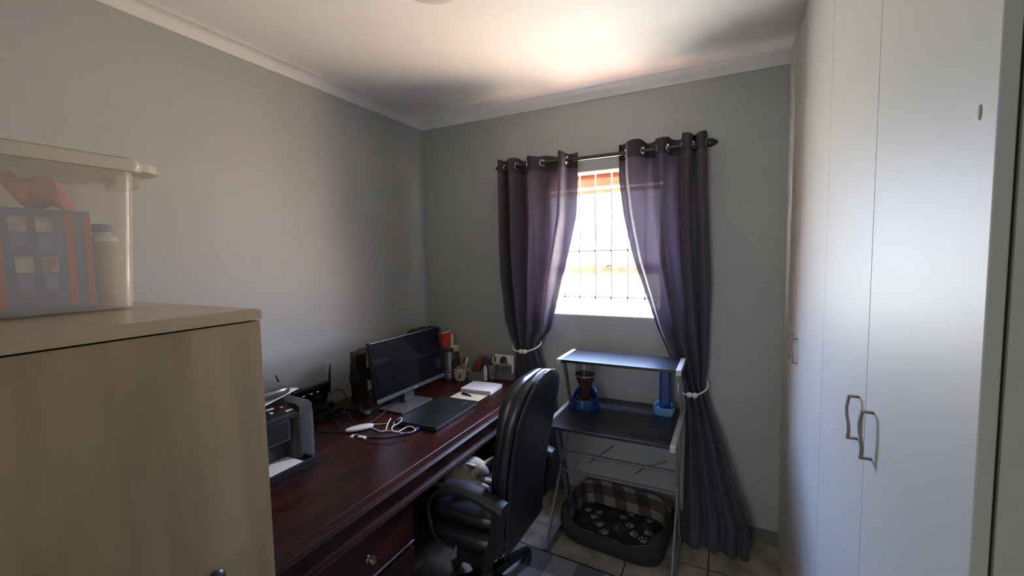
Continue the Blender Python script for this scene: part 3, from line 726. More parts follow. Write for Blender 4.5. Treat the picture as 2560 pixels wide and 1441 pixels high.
# ================================================================ headphone stand
hs = thing('headphone_stand', 'dark wooden headphone stand with upright post left of the monitor', 'headphone stand', (0.22, -0.88, DZ))
b = MB().box(-0.135, 0.135, -0.075, 0.075, 0, 0.016, 0.002); b.xf(Matrix.Translation((0.198, -0.905, DZ)) @ Matrix.Rotation(math.radians(8), 4, 'Z')); b.build('base_board', M_walnut, hs)
MB().box(0.155, 0.200, -0.905, -0.828, DZ + 0.017, 1.045, 0.003).build('post', M_walnut, hs)
MB().box(0.150, 0.215, -0.900, -0.833, 1.0455, 1.062, 0.003).build('crossbar', M_walnutl, hs)
hp = thing('headphones', 'black headphones hanging on the wooden stand', 'headphones', (0.20, -0.87, 0.93))
arc = []
for i in range(25):
    a = math.radians(-28 + 236 * i / 24)
    arc.append((0.212, -0.868 + 0.082 * math.cos(a), 0.985 + 0.095 * math.sin(a)))
MB().tube(arc, 0.006, 8, flat=1.6).build('headband', M_plastic, hp, smooth=True)
for yy, zz in ((-0.945, 0.925), (-0.792, 0.925)):
    MB().sell((0.215, yy + (0.016 if yy < -0.87 else -0.016), zz), (0.036, 0.020, 0.042), 0.7, 0.8).build('ear_cup', M_matte, hp, smooth=True)
# webcam / puck on the board
rd = thing('round_speaker', 'small round black device lying at the foot of the wooden stand', 'device', (0.33, -0.985, DZ))
b = MB().lathe([(0.0, 0), (0.032, 0), (0.036, 0.006), (0.036, 0.018), (0.030, 0.024), (0.0, 0.024)], (0, 0, 0), 28); b.xf(Matrix.Translation((0.345, -1.003, DZ + 0.031)) @ Matrix.Rotation(math.radians(52), 4, 'Y')); b.build('shell', M_plastic, rd, smooth=True)
b = MB().lathe([(0.026, 0.0), (0.028, 0.0), (0.028, 0.002), (0.026, 0.002)], (0, 0, 0), 28, closed=True); b.xf(Matrix.Translation((0.345, -1.003, DZ + 0.031)) @ Matrix.Rotation(math.radians(52), 4, 'Y') @ Matrix.Translation((0, 0, 0.024))); b.build('rim', M_dgrey, rd, smooth=True)

# ================================================================ monitor
mo = thing('monitor', 'large black widescreen monitor on a grey stand on the desk', 'monitor', (0.42, -0.75, DZ))
TM = Matrix.Translation((0.4405, -0.714, 0.836)) @ Matrix.Rotation(math.radians(-7.0), 4, 'Y')   # local: x out of the screen, z up
b = MB().box(-0.026, -0.0005, -0.289, 0.291, 0.0, 0.312, 0.004); b.xf(TM); b.build('housing', M_plastic, mo)
b = MB().box(-0.0004, 0.0012, -0.284, 0.286, 0.022, 0.308, 0.0); b.xf(TM); b.build('screen', M_gloss, mo)
b = MB().box(-0.0004, 0.0030, -0.289, 0.291, 0.0, 0.019, 0.001); b.xf(TM); b.build('bottom_bezel', M_dgrey, mo)
b = MB().box(0.0031, 0.0038, 0.0, 0.022, 0.004, 0.014); b.xf(TM); b.build('badge', M_steel, mo)
b = MB().box(-0.055, -0.026, -0.15, 0.15, 0.07, 0.23, 0.01); b.xf(TM); b.build('rear_hump', M_matte, mo)
MB().box(0.385, 0.420, -0.775, -0.690, DZ + 0.012, 0.930, 0.006).build('stand_neck', M_dgrey, mo)
MB().box(0.350, 0.512, -0.905, -0.645, DZ + 0.0005, DZ + 0.0115, 0.003).build('stand_base', mat('grey stand base', (0.10, 0.096, 0.092), 0.45), mo)

# ================================================================ laptop
lp = thing('laptop', 'closed black laptop in front of the monitor', 'laptop', (0.68, -0.83, DZ))
LT = Matrix.Translation((0.682, -0.822, DZ + 0.002)) @ Matrix.Rotation(math.radians(1.5), 4, 'Z')
b = MB().box(-0.122, 0.124, -0.198, 0.198, 0.0, 0.0135, 0.004); b.xf(LT); b.build('base_shell', M_plastic, lp, smooth=True)
b = MB().box(-0.122, 0.122, -0.197, 0.197, 0.0145, 0.0215, 0.003); b.xf(LT); b.build('screen_lid', mat('dark graphite lid', (0.013, 0.015, 0.015), 0.36, var=0.3, scale=14), lp, smooth=True)
b = MB().box(-0.110, 0.1225, -0.19, 0.19, 0.0136, 0.0144); b.xf(LT); b.build('seam', M_silver, lp)
b = MB().box(0.070, 0.076, 0.110, 0.160, 0.0216, 0.0219); b.xf(LT); b.build('lid_badge', M_silver, lp)

# ================================================================ cables and adapter
ad = thing('power_adapter', 'flat oval white adapter with white cable on the desk front of the stand', 'adapter', (0.46, -1.135, DZ))
b = MB().sell((0, 0, 0.010), (0.026, 0.066, 0.0095), 0.6, 0.85, nu=32); b.xf(Matrix.Translation((0.457, -1.140, DZ + 0.0005)) @ Matrix.Rotation(math.radians(-30), 4, 'Z')); b.build('adapter_body', M_wplast, ad, smooth=True)
zc = DZ + 0.004
wp = sm([(0.482, -1.106, zc + 0.004), (0.512, -1.108, zc), (0.557, -1.119, zc), (0.577, -1.118, zc), (0.582, -1.103, zc), (0.590, -1.104, zc), (0.636, -1.092, zc + 0.002), (0.672, -1.094, zc), (0.714, -1.078, zc + 0.003), (0.722, -1.055, zc + 0.010), (0.695, -1.047, zc + 0.016), (0.672, -1.050, zc + 0.014), (0.664, -1.077, zc + 0.010), (0.660, -1.105, zc + 0.008), (0.642, -1.113, zc + 0.010), (0.620, -1.100, zc + 0.012), (0.604, -1.073, zc + 0.014), (0.610, -1.043, zc + 0.018), (0.609, -1.018, zc + 0.024), (0.585, -0.998, zc + 0.026), (0.568, -1.003, zc + 0.018), (0.569, -1.026, zc + 0.010), (0.582, -1.050, zc)], 7)
MB().tube(wp, 0.0028, 8).build('adapter_cable', M_wcord, ad, smooth=True)
MB().tube(sm([(0.582, -1.096, zc + 0.001), (0.562, -1.072, zc + 0.003), (0.545, -1.042, zc + 0.010), (0.534, -1.012, zc + 0.020)], 6), 0.0034, 8).build('cable_tail', M_wcord, ad, smooth=True)
MB().tube(sm([(0.464, -1.088, zc + 0.006), (0.493, -1.057, zc), (0.530, -1.031, zc)], 6), 0.002, 8).build('thin_lead', M_wcord, ad, smooth=True)
MB().tube([(0.474, -1.098, DZ + 0.010), (0.492, -1.106, DZ + 0.008)], 0.0055, 8).build('strain_relief', M_wplast, ad, smooth=True)
ec = thing('network_cable', 'blue network cable running from under the white adapter to the laptop', 'cable', (0.60, -1.13, DZ))
MB().tube(sm([(0.474, -1.196, zc), (0.544, -1.192, zc), (0.608, -1.175, zc), (0.649, -1.152, zc), (0.680, -1.112, zc), (0.705, -1.074, zc + 0.001), (0.715, -1.050, zc + 0.004)], 7), 0.0035, 8).build('cord', M_bcord, ec, smooth=True)
MB().obox((0.714, -1.054, zc + 0.005), (0.722, -1.028, zc + 0.007), 0.013, 0.011, 0.001).build('plug', mat('blue plug boot', (0.04, 0.13, 0.36), 0.4), ec)
uc = thing('usb_cable', 'short white cable with two metal plugs beside the white adapter', 'cable', (0.50, -1.21, DZ))
MB().tube(sm([(0.485, -1.205, zc + 0.002), (0.500, -1.201, zc + 0.004), (0.515, -1.204, zc + 0.004), (0.523, -1.207, zc + 0.002)], 5), 0.0018, 6).build('cord', M_wcord, uc, smooth=True)
MB().obox((0.495, -1.230, zc + 0.001), (0.484, -1.204, zc + 0.001), 0.013, 0.006, 0.001).build('plug', M_cream, uc)
MB().obox((0.522, -1.210, zc + 0.002), (0.560, -1.206, zc + 0.002), 0.016, 0.008, 0.001).build('plug', M_wplast, uc)
def cable(label, pts, r=0.0028, m=M_cord, k=7):
    pts = sm(pts, k); o = MB().tube(pts, r, 8).build('cable', m, smooth=True, loc=tuple(pts[0])); return tag(o, label, 'cable')
cable('black cable standing up in a loop left of the wooden stand', [(0.20, -1.060, zc), (0.235, -1.035, zc + 0.02), (0.215, -0.985, zc + 0.06), (0.190, -1.000, zc + 0.115), (0.18, -1.040, zc + 0.125), (0.175, -1.085, zc + 0.085), (0.20, -1.085, zc + 0.03), (0.245, -1.065, zc), (0.31, -1.090, zc), (0.36, -1.150, zc), (0.385, -1.205, zc)], 0.0035)
cable('thin black cable looping low between router and adapter', [(0.215, -1.200, zc), (0.30, -1.235, zc), (0.36, -1.230, zc), (0.40, -1.200, zc)], 0.0022)
cable('thin black cable lying straight across from the router', [(0.20, -1.10, zc + 0.001), (0.28, -1.130, zc), (0.34, -1.165, zc), (0.41, -1.215, zc)], 0.0022)
cable('dark blue cable curving away behind the wooden stand base', [(0.195, -1.025, zc), (0.23, -1.00, zc), (0.28, -1.035, zc), (0.32, -1.065, zc), (0.36, -1.085, zc)], 0.0035, M_bcord)
cable('black cable running from under the monitor to the round device', [(0.392, -0.80, DZ + 0.020), (0.40, -0.850, DZ + 0.020), (0.42, -0.93, DZ + 0.014), (0.43, -1.00, zc), (0.44, -1.060, zc)], 0.0035)
cable('thin black cable in front of the laptop corner', [(0.728, -1.168, zc), (0.748, -1.137, zc), (0.758, -1.085, zc), (0.760, -1.036, zc)], 0.0018)
cable('faint black cable nearest the desk front left of the laptop', [(0.570, -1.222, zc), (0.616, -1.236, zc), (0.685, -1.214, zc), (0.722, -1.174, zc)], 0.0016)

# ================================================================ things at the back of the desk
tm = thing('tumbler', 'tall stainless steel tumbler with dimpled lower half on the desk', 'tumbler', (0.362, -0.27, DZ))
pf = [(0.0, 0.0), (0.033, 0.0), (0.036, 0.004)]
for i in range(5):
    z = 0.010 + i * 0.022; pf += [(0.0372, z), (0.0388, z + 0.006), (0.0390, z + 0.013), (0.0375, z + 0.020)]
pf += [(0.0365, 0.125), (0.039, 0.195), (0.0, 0.195)]
MB().lathe(pf, (0.362, -0.270, DZ), 32).build('tumbler_body', M_steel, tm, smooth=True)
MB().lathe([(0.0, 0.1955), (0.0395, 0.1955), (0.040, 0.204), (0.036, 0.209), (0.0, 0.209)], (0.362, -0.270, DZ), 32).build('lid', M_plastic, tm, smooth=True)

M_mug = mat('cream ceramic', (0.55, 0.52, 0.46), 0.25, var=0.03)
mg = thing('mug', 'cream mug with dark red print holding pens behind the notebook', 'mug', (0.441, -0.250, DZ))
MB().lathe([(0.0, 0.0), (0.030, 0.0), (0.036, 0.006), (0.041, 0.025), (0.043, 0.088), (0.0405, 0.088), (0.038, 0.028), (0.0, 0.008)], (0.441, -0.250, DZ), 32).build('mug_body', M_mug, mg, smooth=True)
hpts = sm([(0.481, -0.232, DZ + 0.072), (0.497, -0.224, DZ + 0.070), (0.505, -0.220, DZ + 0.050), (0.498, -0.224, DZ + 0.026), (0.479, -0.234, DZ + 0.022)], 5)
MB().tube(hpts, 0.0045, 8).build('handle', M_mug, mg, smooth=True)
pm = MB()
for (az, z, w, h, mi) in ((-1.08, 0.036, 0.10, 0.020, 0), (-1.02, 0.050, 0.07, 0.018, 1), (-1.20, 0.062, 0.06, 0.012, 1), (-0.86, 0.045, 0.05, 0.014, 1), (-0.95, 0.030, 0.12, 0.008, 1), (-0.75, 0.060, 0.05, 0.010, 1)):
    vs = []
    for j in range(7):
        a = az - w * 1.6 + w * 3.2 * j / 6; r_ = lerp(0.0413, 0.0428, (z - 0.025) / 0.063) + 0.0008
        vs += [(0.441 + r_ * math.cos(a), -0.250 + r_ * math.sin(a), DZ + z - h / 2), (0.441 + r_ * math.cos(a), -0.250 + r_ * math.sin(a), DZ + z + h / 2)]
    pm.add(vs, [[2 * j, 2 * j + 2, 2 * j + 3, 2 * j + 1] for j in range(6)], mi)
pm.build('printed_motif', [mat('dark red print', (0.16, 0.02, 0.02), 0.5), mat('grey print', (0.16, 0.15, 0.14), 0.5)], mg, smooth=True)

def pen(label, x, y, z0_, lean, az, L, m, capm=None, r=0.0042, group=None, cat='pen', name='pen'):
    d = Vector((math.sin(lean) * math.cos(az), math.sin(lean) * math.sin(az), math.cos(lean)))
    p = Vector((x, y, z0_)); t = thing(name, label, cat, tuple(p), group)
    MB().tube([p, p + d * 0.006, p + d * L * 0.72], r, 8, radii=[r * 0.3, r, r]).build('barrel', m, t, smooth=True)
    MB().tube([p + d * L * 0.72, p + d * L * 0.97, p + d * L], r, 8, radii=[r * 1.12, r * 1.12, r * 0.6]).build('cap', capm or m, t, smooth=True)
pen('black marker standing in the mug, leaning left', 0.430, -0.252, DZ + 0.012, 0.22, 3.4, 0.135, M_matte, r=0.007, cat='marker', name='marker')
pen('fat dark marker standing at the left rim of the mug', 0.428, -0.262, DZ + 0.012, 0.20, 3.9, 0.120, M_navy, M_matte, r=0.008, cat='marker', name='marker')
pen('thin silver pen standing in the mug', 0.445, -0.243, DZ + 0.012, 0.10, 1.0, 0.150, M_silver)
pen('brown pencil standing in the mug', 0.450, -0.250, DZ + 0.012, 0.16, 0.3, 0.145, M_yellow, M_brown, cat='pencil', name='pencil')
pen('short red capped pen in the mug', 0.447, -0.262, DZ + 0.012, 0.22, 5.4, 0.105, M_silver, M_red)
pen('white pen with round end leaning right in the mug', 0.452, -0.242, DZ + 0.012, 0.26, 0.5, 0.150, M_wplast, r=0.006)
sc_ = thing('scissors', 'small metal scissors leaning out of the mug on its right', 'scissors', (0.462, -0.262, DZ + 0.012))
for s1 in (-1, 1):
    MB().obox((0.452, -0.258, DZ + 0.015), (0.492 + s1 * 0.004, -0.270 + s1 * 0.003, DZ + 0.105), 0.007, 0.0018).build('blade', M_steel, sc_)

bk = thing('mesh_basket', 'silver wire mesh desk tidy with sloping sides right of the mug', 'desk organizer', (0.53, -0.165, DZ))
bx0, bx1, by0, by1 = 0.490, 0.580, -0.235, -0.100
def wall4(x0, x1, y0, y1, zb, zf, zk):
    """front low, back high, sloping sides"""
    b = MB(); t = 0.0015
    b.box(x0, x1, y0, y0 + t, zb, zf)
    b.box(x0, x1, y1 - t, y1, zb, zk)
    for x in (x0, x1 - t):
        b.prism([(y0 + t, zb), (y1 - t, zb), (y1 - t, zk), (y0 + t + 0.03, zf), (y0 + t, zf)], x, x + t, axis='x')
    b.box(x0 + t, x1 - t, y0 + t, y1 - t, zb, zb + t)
    return b
wall4(bx0, bx1, by0, by1, DZ + 0.001, DZ + 0.062, DZ + 0.140).build('mesh_panels', M_mesh, bk)
b = MB()
for z in (DZ + 0.085, DZ + 0.100, DZ + 0.115, DZ + 0.130): b.tube([(bx0, by1, z), (bx1, by1, z)], 0.0015, 6)
b.tube([(bx0, by0, DZ + 0.062), (bx1, by0, DZ + 0.062), (bx1, by0 + 0.03, DZ + 0.062), (bx1, by1, DZ + 0.140), (bx0, by1, DZ + 0.140), (bx0, by0 + 0.03, DZ + 0.062), (bx0, by0, DZ + 0.062)], 0.002, 6)
b.build('wire_rim', M_silver, bk, smooth=True)
tag(MB().box(0.508, 0.552, -0.150, -0.142, DZ + 0.004, DZ + 0.118, 0.003).build('red_packet', M_red, loc=(0.53, -0.146, DZ + 0.004)), 'small red packet standing inside the mesh desk tidy', 'packet')
gc = thing('glasses_case', 'brown strap shaped case leaning in the mesh desk tidy', 'case', (0.56, -0.16, DZ + 0.004))
b = MB().loft([[(x, y, z) for x, y in rrect(0, 0, 0.013 + 0.004 * math.sin(i / 8 * PI), 0.008, 0.006, 4)] for i, z in enumerate([0.0, 0.02, 0.04, 0.06, 0.08, 0.10, 0.125, 0.145, 0.150])])
b.xf(Matrix.Translation((0.548, -0.185, DZ + 0.006)) @ Matrix.Rotation(math.radians(14), 4, 'Y') @ Matrix.Rotation(math.radians(-6), 4, 'X')); b.build('case_body', M_brown, gc, smooth=True)

pc = thing('pen_cup', 'silver mesh pen cup between white tube and calculator stand', 'pen cup', (0.618, -0.135, DZ))
MB().lathe([(0.0, 0.0), (0.024, 0.0), (0.025, 0.002), (0.029, 0.096), (0.0275, 0.096), (0.0235, 0.003), (0.0, 0.003)], (0.618, -0.135, DZ), 24).build('cup_mesh', M_mesh, pc, smooth=True)
MB().tube([(0.618 + 0.029 * math.cos(a * PI / 12), -0.135 + 0.029 * math.sin(a * PI / 12), DZ + 0.096) for a in range(24)], 0.002, 6, closed=True).build('cup_rim', M_silver, pc, smooth=True)
pen('navy pen in the mesh pen cup, leaning left', 0.612, -0.135, DZ + 0.005, 0.10, 3.3, 0.140, M_navy)
pen('red pen standing in the mesh pen cup', 0.620, -0.130, DZ + 0.005, 0.05, 1.5, 0.142, M_red, M_wplast)
pen('black pen standing in the mesh pen cup', 0.618, -0.142, DZ + 0.005, 0.06, 2.2, 0.135, M_matte)
pen('white pen in the mesh pen cup, leaning right', 0.626, -0.135, DZ + 0.005, 0.12, 0.2, 0.150, M_wplast, M_brown)
gt = thing('glue_tube', 'white glue tube standing left of the mesh pen cup', 'tube', (0.592, -0.178, DZ))
MB().lathe([(0.0, 0.0), (0.0125, 0.0), (0.013, 0.003), (0.013, 0.050), (0.0, 0.050)], (0.592, -0.178, DZ), 20).build('tube_body', M_wplast, gt, smooth=True)
MB().lathe([(0.0125, 0.0505), (0.012, 0.070), (0.008, 0.094), (0.006, 0.098), (0.0, 0.098)], (0.592, -0.178, DZ), 20).build('cap', M_wplast, gt, smooth=True)

og = thing('desk_caddy', 'grey plastic desk caddy holding a card and a calculator by the curtain', 'desk organizer', (0.69, -0.095, DZ))
M_grey = mat('warm grey plastic', (0.16, 0.155, 0.145), 0.5, var=0.05)
b = MB().box(0.612, 0.768, -0.130, -0.126, DZ, DZ + 0.045, 0.001).box(0.612, 0.768, -0.078, -0.074, DZ, DZ + 0.045, 0.001).box(0.612, 0.616, -0.126, -0.078, DZ, DZ + 0.045, 0.001).box(0.764, 0.768, -0.126, -0.078, DZ, DZ + 0.045, 0.001).box(0.612, 0.768, -0.128, -0.076, DZ, DZ + 0.004, 0.001)
b.build('caddy_tray', M_grey, og)
ca = thing('calculator', 'grey calculator with rows of dark keys standing in the caddy', 'calculator', (0.69, -0.112, DZ + 0.006))
MB().box(0.618, 0.750, -0.117, -0.108, DZ + 0.006, DZ + 0.098, 0.002).build('calculator_body', M_grey, ca)
MB().box(0.640, 0.662, -0.1185, -0.1172, DZ + 0.052, DZ + 0.092).build('display', mat('lcd grey', (0.09, 0.10, 0.085), 0.3), ca)
MB().box(0.622, 0.634, -0.1185, -0.1172, DZ + 0.060, DZ + 0.072).build('power_button', M_matte, ca)
b = MB()
for r in range(3):
    for c_ in range(6):
        b.box(0.676 + c_ * 0.0118, 0.684 + c_ * 0.0118, -0.1190, -0.1172, DZ + 0.052 + r * 0.013, DZ + 0.059 + r * 0.013, 0.0005)
b.build('keys', M_dgrey, ca)
cdn = thing('photo_card', 'white card with a small portrait standing behind the calculator', 'card', (0.69, -0.090, DZ + 0.006))
MB().box(0.616, 0.760, -0.0905, -0.0895, DZ + 0.006, DZ + 0.160).build('card_sheet', M_paper, cdn)
b = MB().prism([(0.655, DZ + 0.098), (0.656, DZ + 0.125), (0.665, DZ + 0.142), (0.682, DZ + 0.150), (0.700, DZ + 0.146), (0.710, DZ + 0.128), (0.714, DZ + 0.098)], -0.0914, -0.0906, axis='y', mi=0)
b.prism([(0.684, DZ + 0.098), (0.692, DZ + 0.118), (0.704, DZ + 0.126), (0.712, DZ + 0.118), (0.716, DZ + 0.098)], -0.0918, -0.0915, axis='y', mi=1)
b.build('printed_portrait', [mat('slate print', (0.03, 0.04, 0.06), 0.6), mat('skin tone print', (0.22, 0.12, 0.07), 0.6)], cdn)

# books and boxes in the corner
def book(label, x0, x1, y0, y1, h, m, lean=0.0):
    t = thing('book', label, 'book', ((x0 + x1) / 2, y1, DZ), 'books in the desk corner')
    MB().box(x0, x1, y0, y1, DZ + 0.0005, DZ + h, 0.002).build('cover', m, t)
    MB().box(x0 + 0.003, x1 - 0.003, y0 + 0.004, y1 - 0.002, DZ + h - 0.004, DZ + h + 0.0005).build('page_block', M_paper, t)
book('blue book standing left in the row behind the tumbler', 0.185, 0.200, -0.150, -0.03, 0.265, M_blue)
book('orange and yellow book between blue and red books', 0.2005, 0.212, -0.150, -0.03, 0.275, M_orange)
book('red book standing right of the orange book', 0.2125, 0.238, -0.150, -0.03, 0.282, M_red)
book('slim cream book standing behind the red book at the right end', 0.2385, 0.246, -0.060, -0.03, 0.270, M_cream)
tag(MB().box(0.10, 0.180, -0.20, -0.06, DZ + 0.001, DZ + 0.25, 0.004).build('document_box', M_matte, loc=(0.14, -0.13, DZ)), 'black document box behind the monitor beside the books', 'box')
def hat(p): return Vector((p.x, p.y, p.z + 0.006 * math.sin(p.y * 60)))
tag(MB().sell((0.14, -0.235, DZ + 0.298), (0.075, 0.150, 0.032), 0.7, 0.8, fn=hat).box(0.08, 0.2, -0.36, -0.211, DZ + 0.001, DZ + 0.275, 0.008).build('black_bag', M_matte, smooth=True, loc=(0.14, -0.28, DZ)), 'soft black bag top showing above the right half of the monitor', 'bag')
bo = thing('storage_bottle', 'dark brown bottle with cream lid behind the tumbler', 'bottle', (0.322, -0.135, DZ))
MB().lathe([(0.0, 0.0), (0.036, 0.0), (0.038, 0.004), (0.037, 0.09), (0.030, 0.150), (0.024, 0.165), (0.0, 0.165)], (0.322, -0.135, DZ), 24).build('bottle_body', M_brown, bo, smooth=True)
MB().lathe([(0.0, 0.166), (0.028, 0.166), (0.030, 0.170), (0.030, 0.200), (0.0, 0.204)], (0.322, -0.135, DZ), 24).build('cap', M_cream, bo, smooth=True)

# notebook, paper and pen
nb = thing('notebook', 'open white spiral notebook on the desk behind the laptop', 'notebook', (0.675, -0.365, DZ))
NT = Matrix.Translation((0.673, -0.365, DZ + 0.0015)) @ Matrix.Rotation(math.radians(3), 4, 'Z')
b = MB().box(-0.100, 0.102, -0.086, 0.086, 0.0, 0.002, 0.0); b.xf(NT); b.build('back_cover', M_cream, nb)
b = MB()
for i in range(7):
    b.box(-0.100 + 0.0012 * random.random(), 0.100 + 0.002 * random.random(), -0.080, 0.085, 0.0022 + i * 0.0027, 0.0044 + i * 0.0027, 0.0)
b.xf(NT); b.build('page_block', M_paper, nb)
b = MB()
for i in range(13):
    z = 0.0213; b.box(-0.092, 0.095, -0.070 + 0.011 * i, -0.0697 + 0.011 * i, z, z + 0.0002)
b.xf(NT); b.build('ruled_lines', mat('pale rule', (0.50, 0.50, 0.56), 0.8), nb)
b = MB()
for i in range(26):
    x = -0.094 + 0.0075 * i
    b.tube([(x, -0.081 + 0.007 * math.cos(a * PI / 5), 0.011 + 0.0115 * math.sin(a * PI / 5)) for a in range(10)], 0.0007, 4, closed=True)
b.xf(NT); sp_ = b.build('spiral_binding', M_steel, nb, smooth=True)
ps = MB().box(-0.098, 0.094, -0.062, 0.062, 0, 0.0008); ps.xf(Matrix.Translation((0.672, -0.502, DZ + 0.0003)) @ Matrix.Rotation(math.radians(2), 4, 'Z'))
tag(ps.build('paper_note', M_cream, loc=(0.672, -0.502, DZ + 0.0003)), 'cream paper note sticking out under the notebook edge', 'paper')
pn = thing('pen', 'navy ballpoint pen lying on the cream note', 'pen', (0.650, -0.500, DZ + 0.0015))
MB().tube([(0.612, -0.487, DZ + 0.0065), (0.655, -0.500, DZ + 0.0070)], 0.0068, 8).build('cap', M_navy, pn, smooth=True)
MB().tube([(0.655, -0.500, DZ + 0.0065), (0.685, -0.509, DZ + 0.006), (0.690, -0.5105, DZ + 0.006)], 0.004, 8, radii=[0.004, 0.004, 0.001]).build('barrel', M_navy, pn, smooth=True)

# ================================================================ workstation stand
WS = thing('workstation_stand', 'small black and grey computer stand with two shelves under the window', 'computer stand', (1.48, -0.35, 0.0))
A0, A1 = 1.165, 1.805
MB().box(A0 + 0.016, A1 - 0.016, -0.562, -0.015, 0.672, 0.688, 0.002).build('desk_shelf', M_blackwood, WS)
MB().box(A0 + 0.028, A1 - 0.012, -0.375, -0.095, 0.982, 0.998, 0.002).build('top_shelf', M_blackwood, WS)
for s1, x in ((-1, A0 + 0.004), (1, A1 - 0.004)):
    xt = x + (0.012 if s1 < 0 else 0.004)
    MB().box(x - 0.012, x + 0.012, -0.567, -0.02, 0.662, 0.690, 0.001).build('shelf_rail', M_frame, WS)
    MB().box(xt - 0.012, xt + 0.012, -0.380, -0.095, 0.972, 1.000, 0.001).build('shelf_rail', M_frame, WS)
    sh = 0.07 if s1 > 0 else 0.0
    fr = [MB().obox((xt, -0.285, 0.972), (x, -0.150, 0.690), 0.012, 0.030, 0.002, up=(0, 1, 0)),
          MB().obox((x, -0.420, 0.662), (x, -0.160, 0.010), 0.010, 0.030, 0.002, up=(0, 1, 0)),
          MB().obox((x, -0.090, 0.662), (x, -0.560, 0.025), 0.010, 0.026, 0.002, up=(0, 1, 0))]
    fr[0].build('upright', M_leg, WS); fr[1].build('leg', M_leg, WS); fr[2].build('leg', M_leg, WS)
    MB().box(x - 0.012, x + 0.012, -0.575, -0.05, 0.012, 0.034, 0.001).build('foot_rail', M_leg, WS)
    for yy in (-0.56, -0.07):
        MB().lathe([(0.0, 0.0), (0.010, 0.0), (0.011, 0.008), (0.006, 0.012), (0.0, 0.012)], (x, yy, 0.0), 14).build('glide', M_plastic, WS, smooth=True)
for y, z in ((-0.325, 0.452), (-0.268, 0.310)):
    MB().tube([(A0 + 0.006, y, z), (A1 - 0.006, y, z)], 0.009, 10).build('cross_bar', M_leg, WS, smooth=True)
MB().tube(sm([(1.147, -0.572, 0.605), (1.150, -0.580, 0.585), (1.158, -0.580, 0.566), (1.165, -0.570, 0.578)], 4), 0.008, 8).build('hook', M_wplast, WS, smooth=True)
cable('thin dark cable slanting behind the stand cross bars on the left', [(1.40, -0.02, 0.395), (1.34, -0.02, 0.34), (1.25, -0.02, 0.26)], 0.002)
cable('thin cable slanting behind the stand cross bars on the right', [(1.72, -0.04, 0.37), (1.62, -0.04, 0.32), (1.53, -0.03, 0.25)], 0.002)

# pet feeder
SZ = 0.6885
fd = thing('pet_feeder', 'blue pet food feeder with clear hopper of kibble on the stand left', 'pet feeder', (1.275, -0.20, SZ))
fx, fy = 1.272, -0.200
b = MB()
n = 36
def eg(cx, cy, rx, ry, z, p=1.0):
    return [(cx + rx * math.cos(2 * PI * j / n), cy + ry * math.sin(2 * PI * j / n), z(2 * PI * j / n) if callable(z) else z) for j in range(n)]
top = lambda a: SZ + 0.055 + 0.050 * max(0, math.sin(a)) ** 0.7
b.loft([eg(fx, fy, 0.084, 0.090, SZ), eg(fx, fy, 0.086, 0.092, SZ + 0.012), eg(fx, fy, 0.074, 0.082, top), eg(fx, fy, 0.066, 0.074, top), eg(fx, fy - 0.004, 0.060, 0.066, SZ + 0.028), eg(fx, fy - 0.004, 0.02, 0.02, SZ + 0.024)])
b.build('bowl', M_bluepl, fd, smooth=True, ang=60)
b = MB()
for i in range(70):
    a = random.random() * 2 * PI; r_ = 0.056 * math.sqrt(random.random()); b.sell((fx + r_ * math.cos(a), fy - 0.004 + r_ * math.sin(a) * 1.1, SZ + 0.034 + random.random() * 0.012), (0.006, 0.006, 0.004), nu=6, nv=4)
o = b.build('spilled_kibble', M_kibble, fd, smooth=True); o['kind'] = 'stuff'
MB().lathe([(0.030, 0.045), (0.030, 0.10), (0.050, 0.150), (0.058, 0.185), (0.058, 0.245), (0.050, 0.275), (0.0, 0.280)], (fx, fy + 0.022, SZ), 32).build('hopper', M_dome, fd, smooth=True)
o = MB().lathe([(0.0, 0.050), (0.0285, 0.050), (0.0285, 0.10), (0.0485, 0.150), (0.056, 0.185), (0.056, 0.192), (0.03, 0.200), (0.0, 0.204)], (fx, fy + 0.022, SZ), 32).build('stored_kibble', M_kibble, fd, smooth=True); o['kind'] = 'stuff'
MB().lathe([(0.0585, 0.176), (0.0605, 0.178), (0.0605, 0.184), (0.0585, 0.186)], (fx, fy + 0.022, SZ), 32, closed=True).build('metal_band', M_steel, fd, smooth=True)

wdp = thing('water_dispenser', 'tall blue pet water dispenser with light blue bowl on the stand right', 'water dispenser', (1.713, -0.12, SZ))
b = MB().loft([[(x, y, z) for x, y in rrect(1.712, -0.135, hx, hy_, 0.022, 5)] for z, hx, hy_ in ((SZ, 0.048, 0.052), (SZ + 0.01, 0.053, 0.057), (SZ + 0.045, 0.055, 0.058), (SZ + 0.046, 0.050, 0.053), (SZ + 0.030, 0.046, 0.048))])
b.box(1.668, 1.684, -0.120, -0.100, SZ + 0.031, SZ + 0.058, 0.003).box(1.738, 1.754, -0.120, -0.100, SZ + 0.031, SZ + 0.058, 0.003)
b.build('water_bowl', M_lbluepl, wdp, smooth=True, ang=40)
b = MB().loft([[(x, y, z) for x, y in rrect(1.712, -0.108, hx, 0.026, 0.010, 4)] for z, hx in ((SZ + 0.032, 0.030), (SZ + 0.05, 0.031), (SZ + 0.23, 0.028), (SZ + 0.245, 0.022))])
b.build('water_tank', M_bluepl, wdp, smooth=True)
MB().box(1.722, 1.728, -0.138, -0.135, SZ + 0.06, SZ + 0.225, 0.001).build('tank_rib', mat('mid blue plastic', (0.03, 0.09, 0.26), 0.35), wdp)

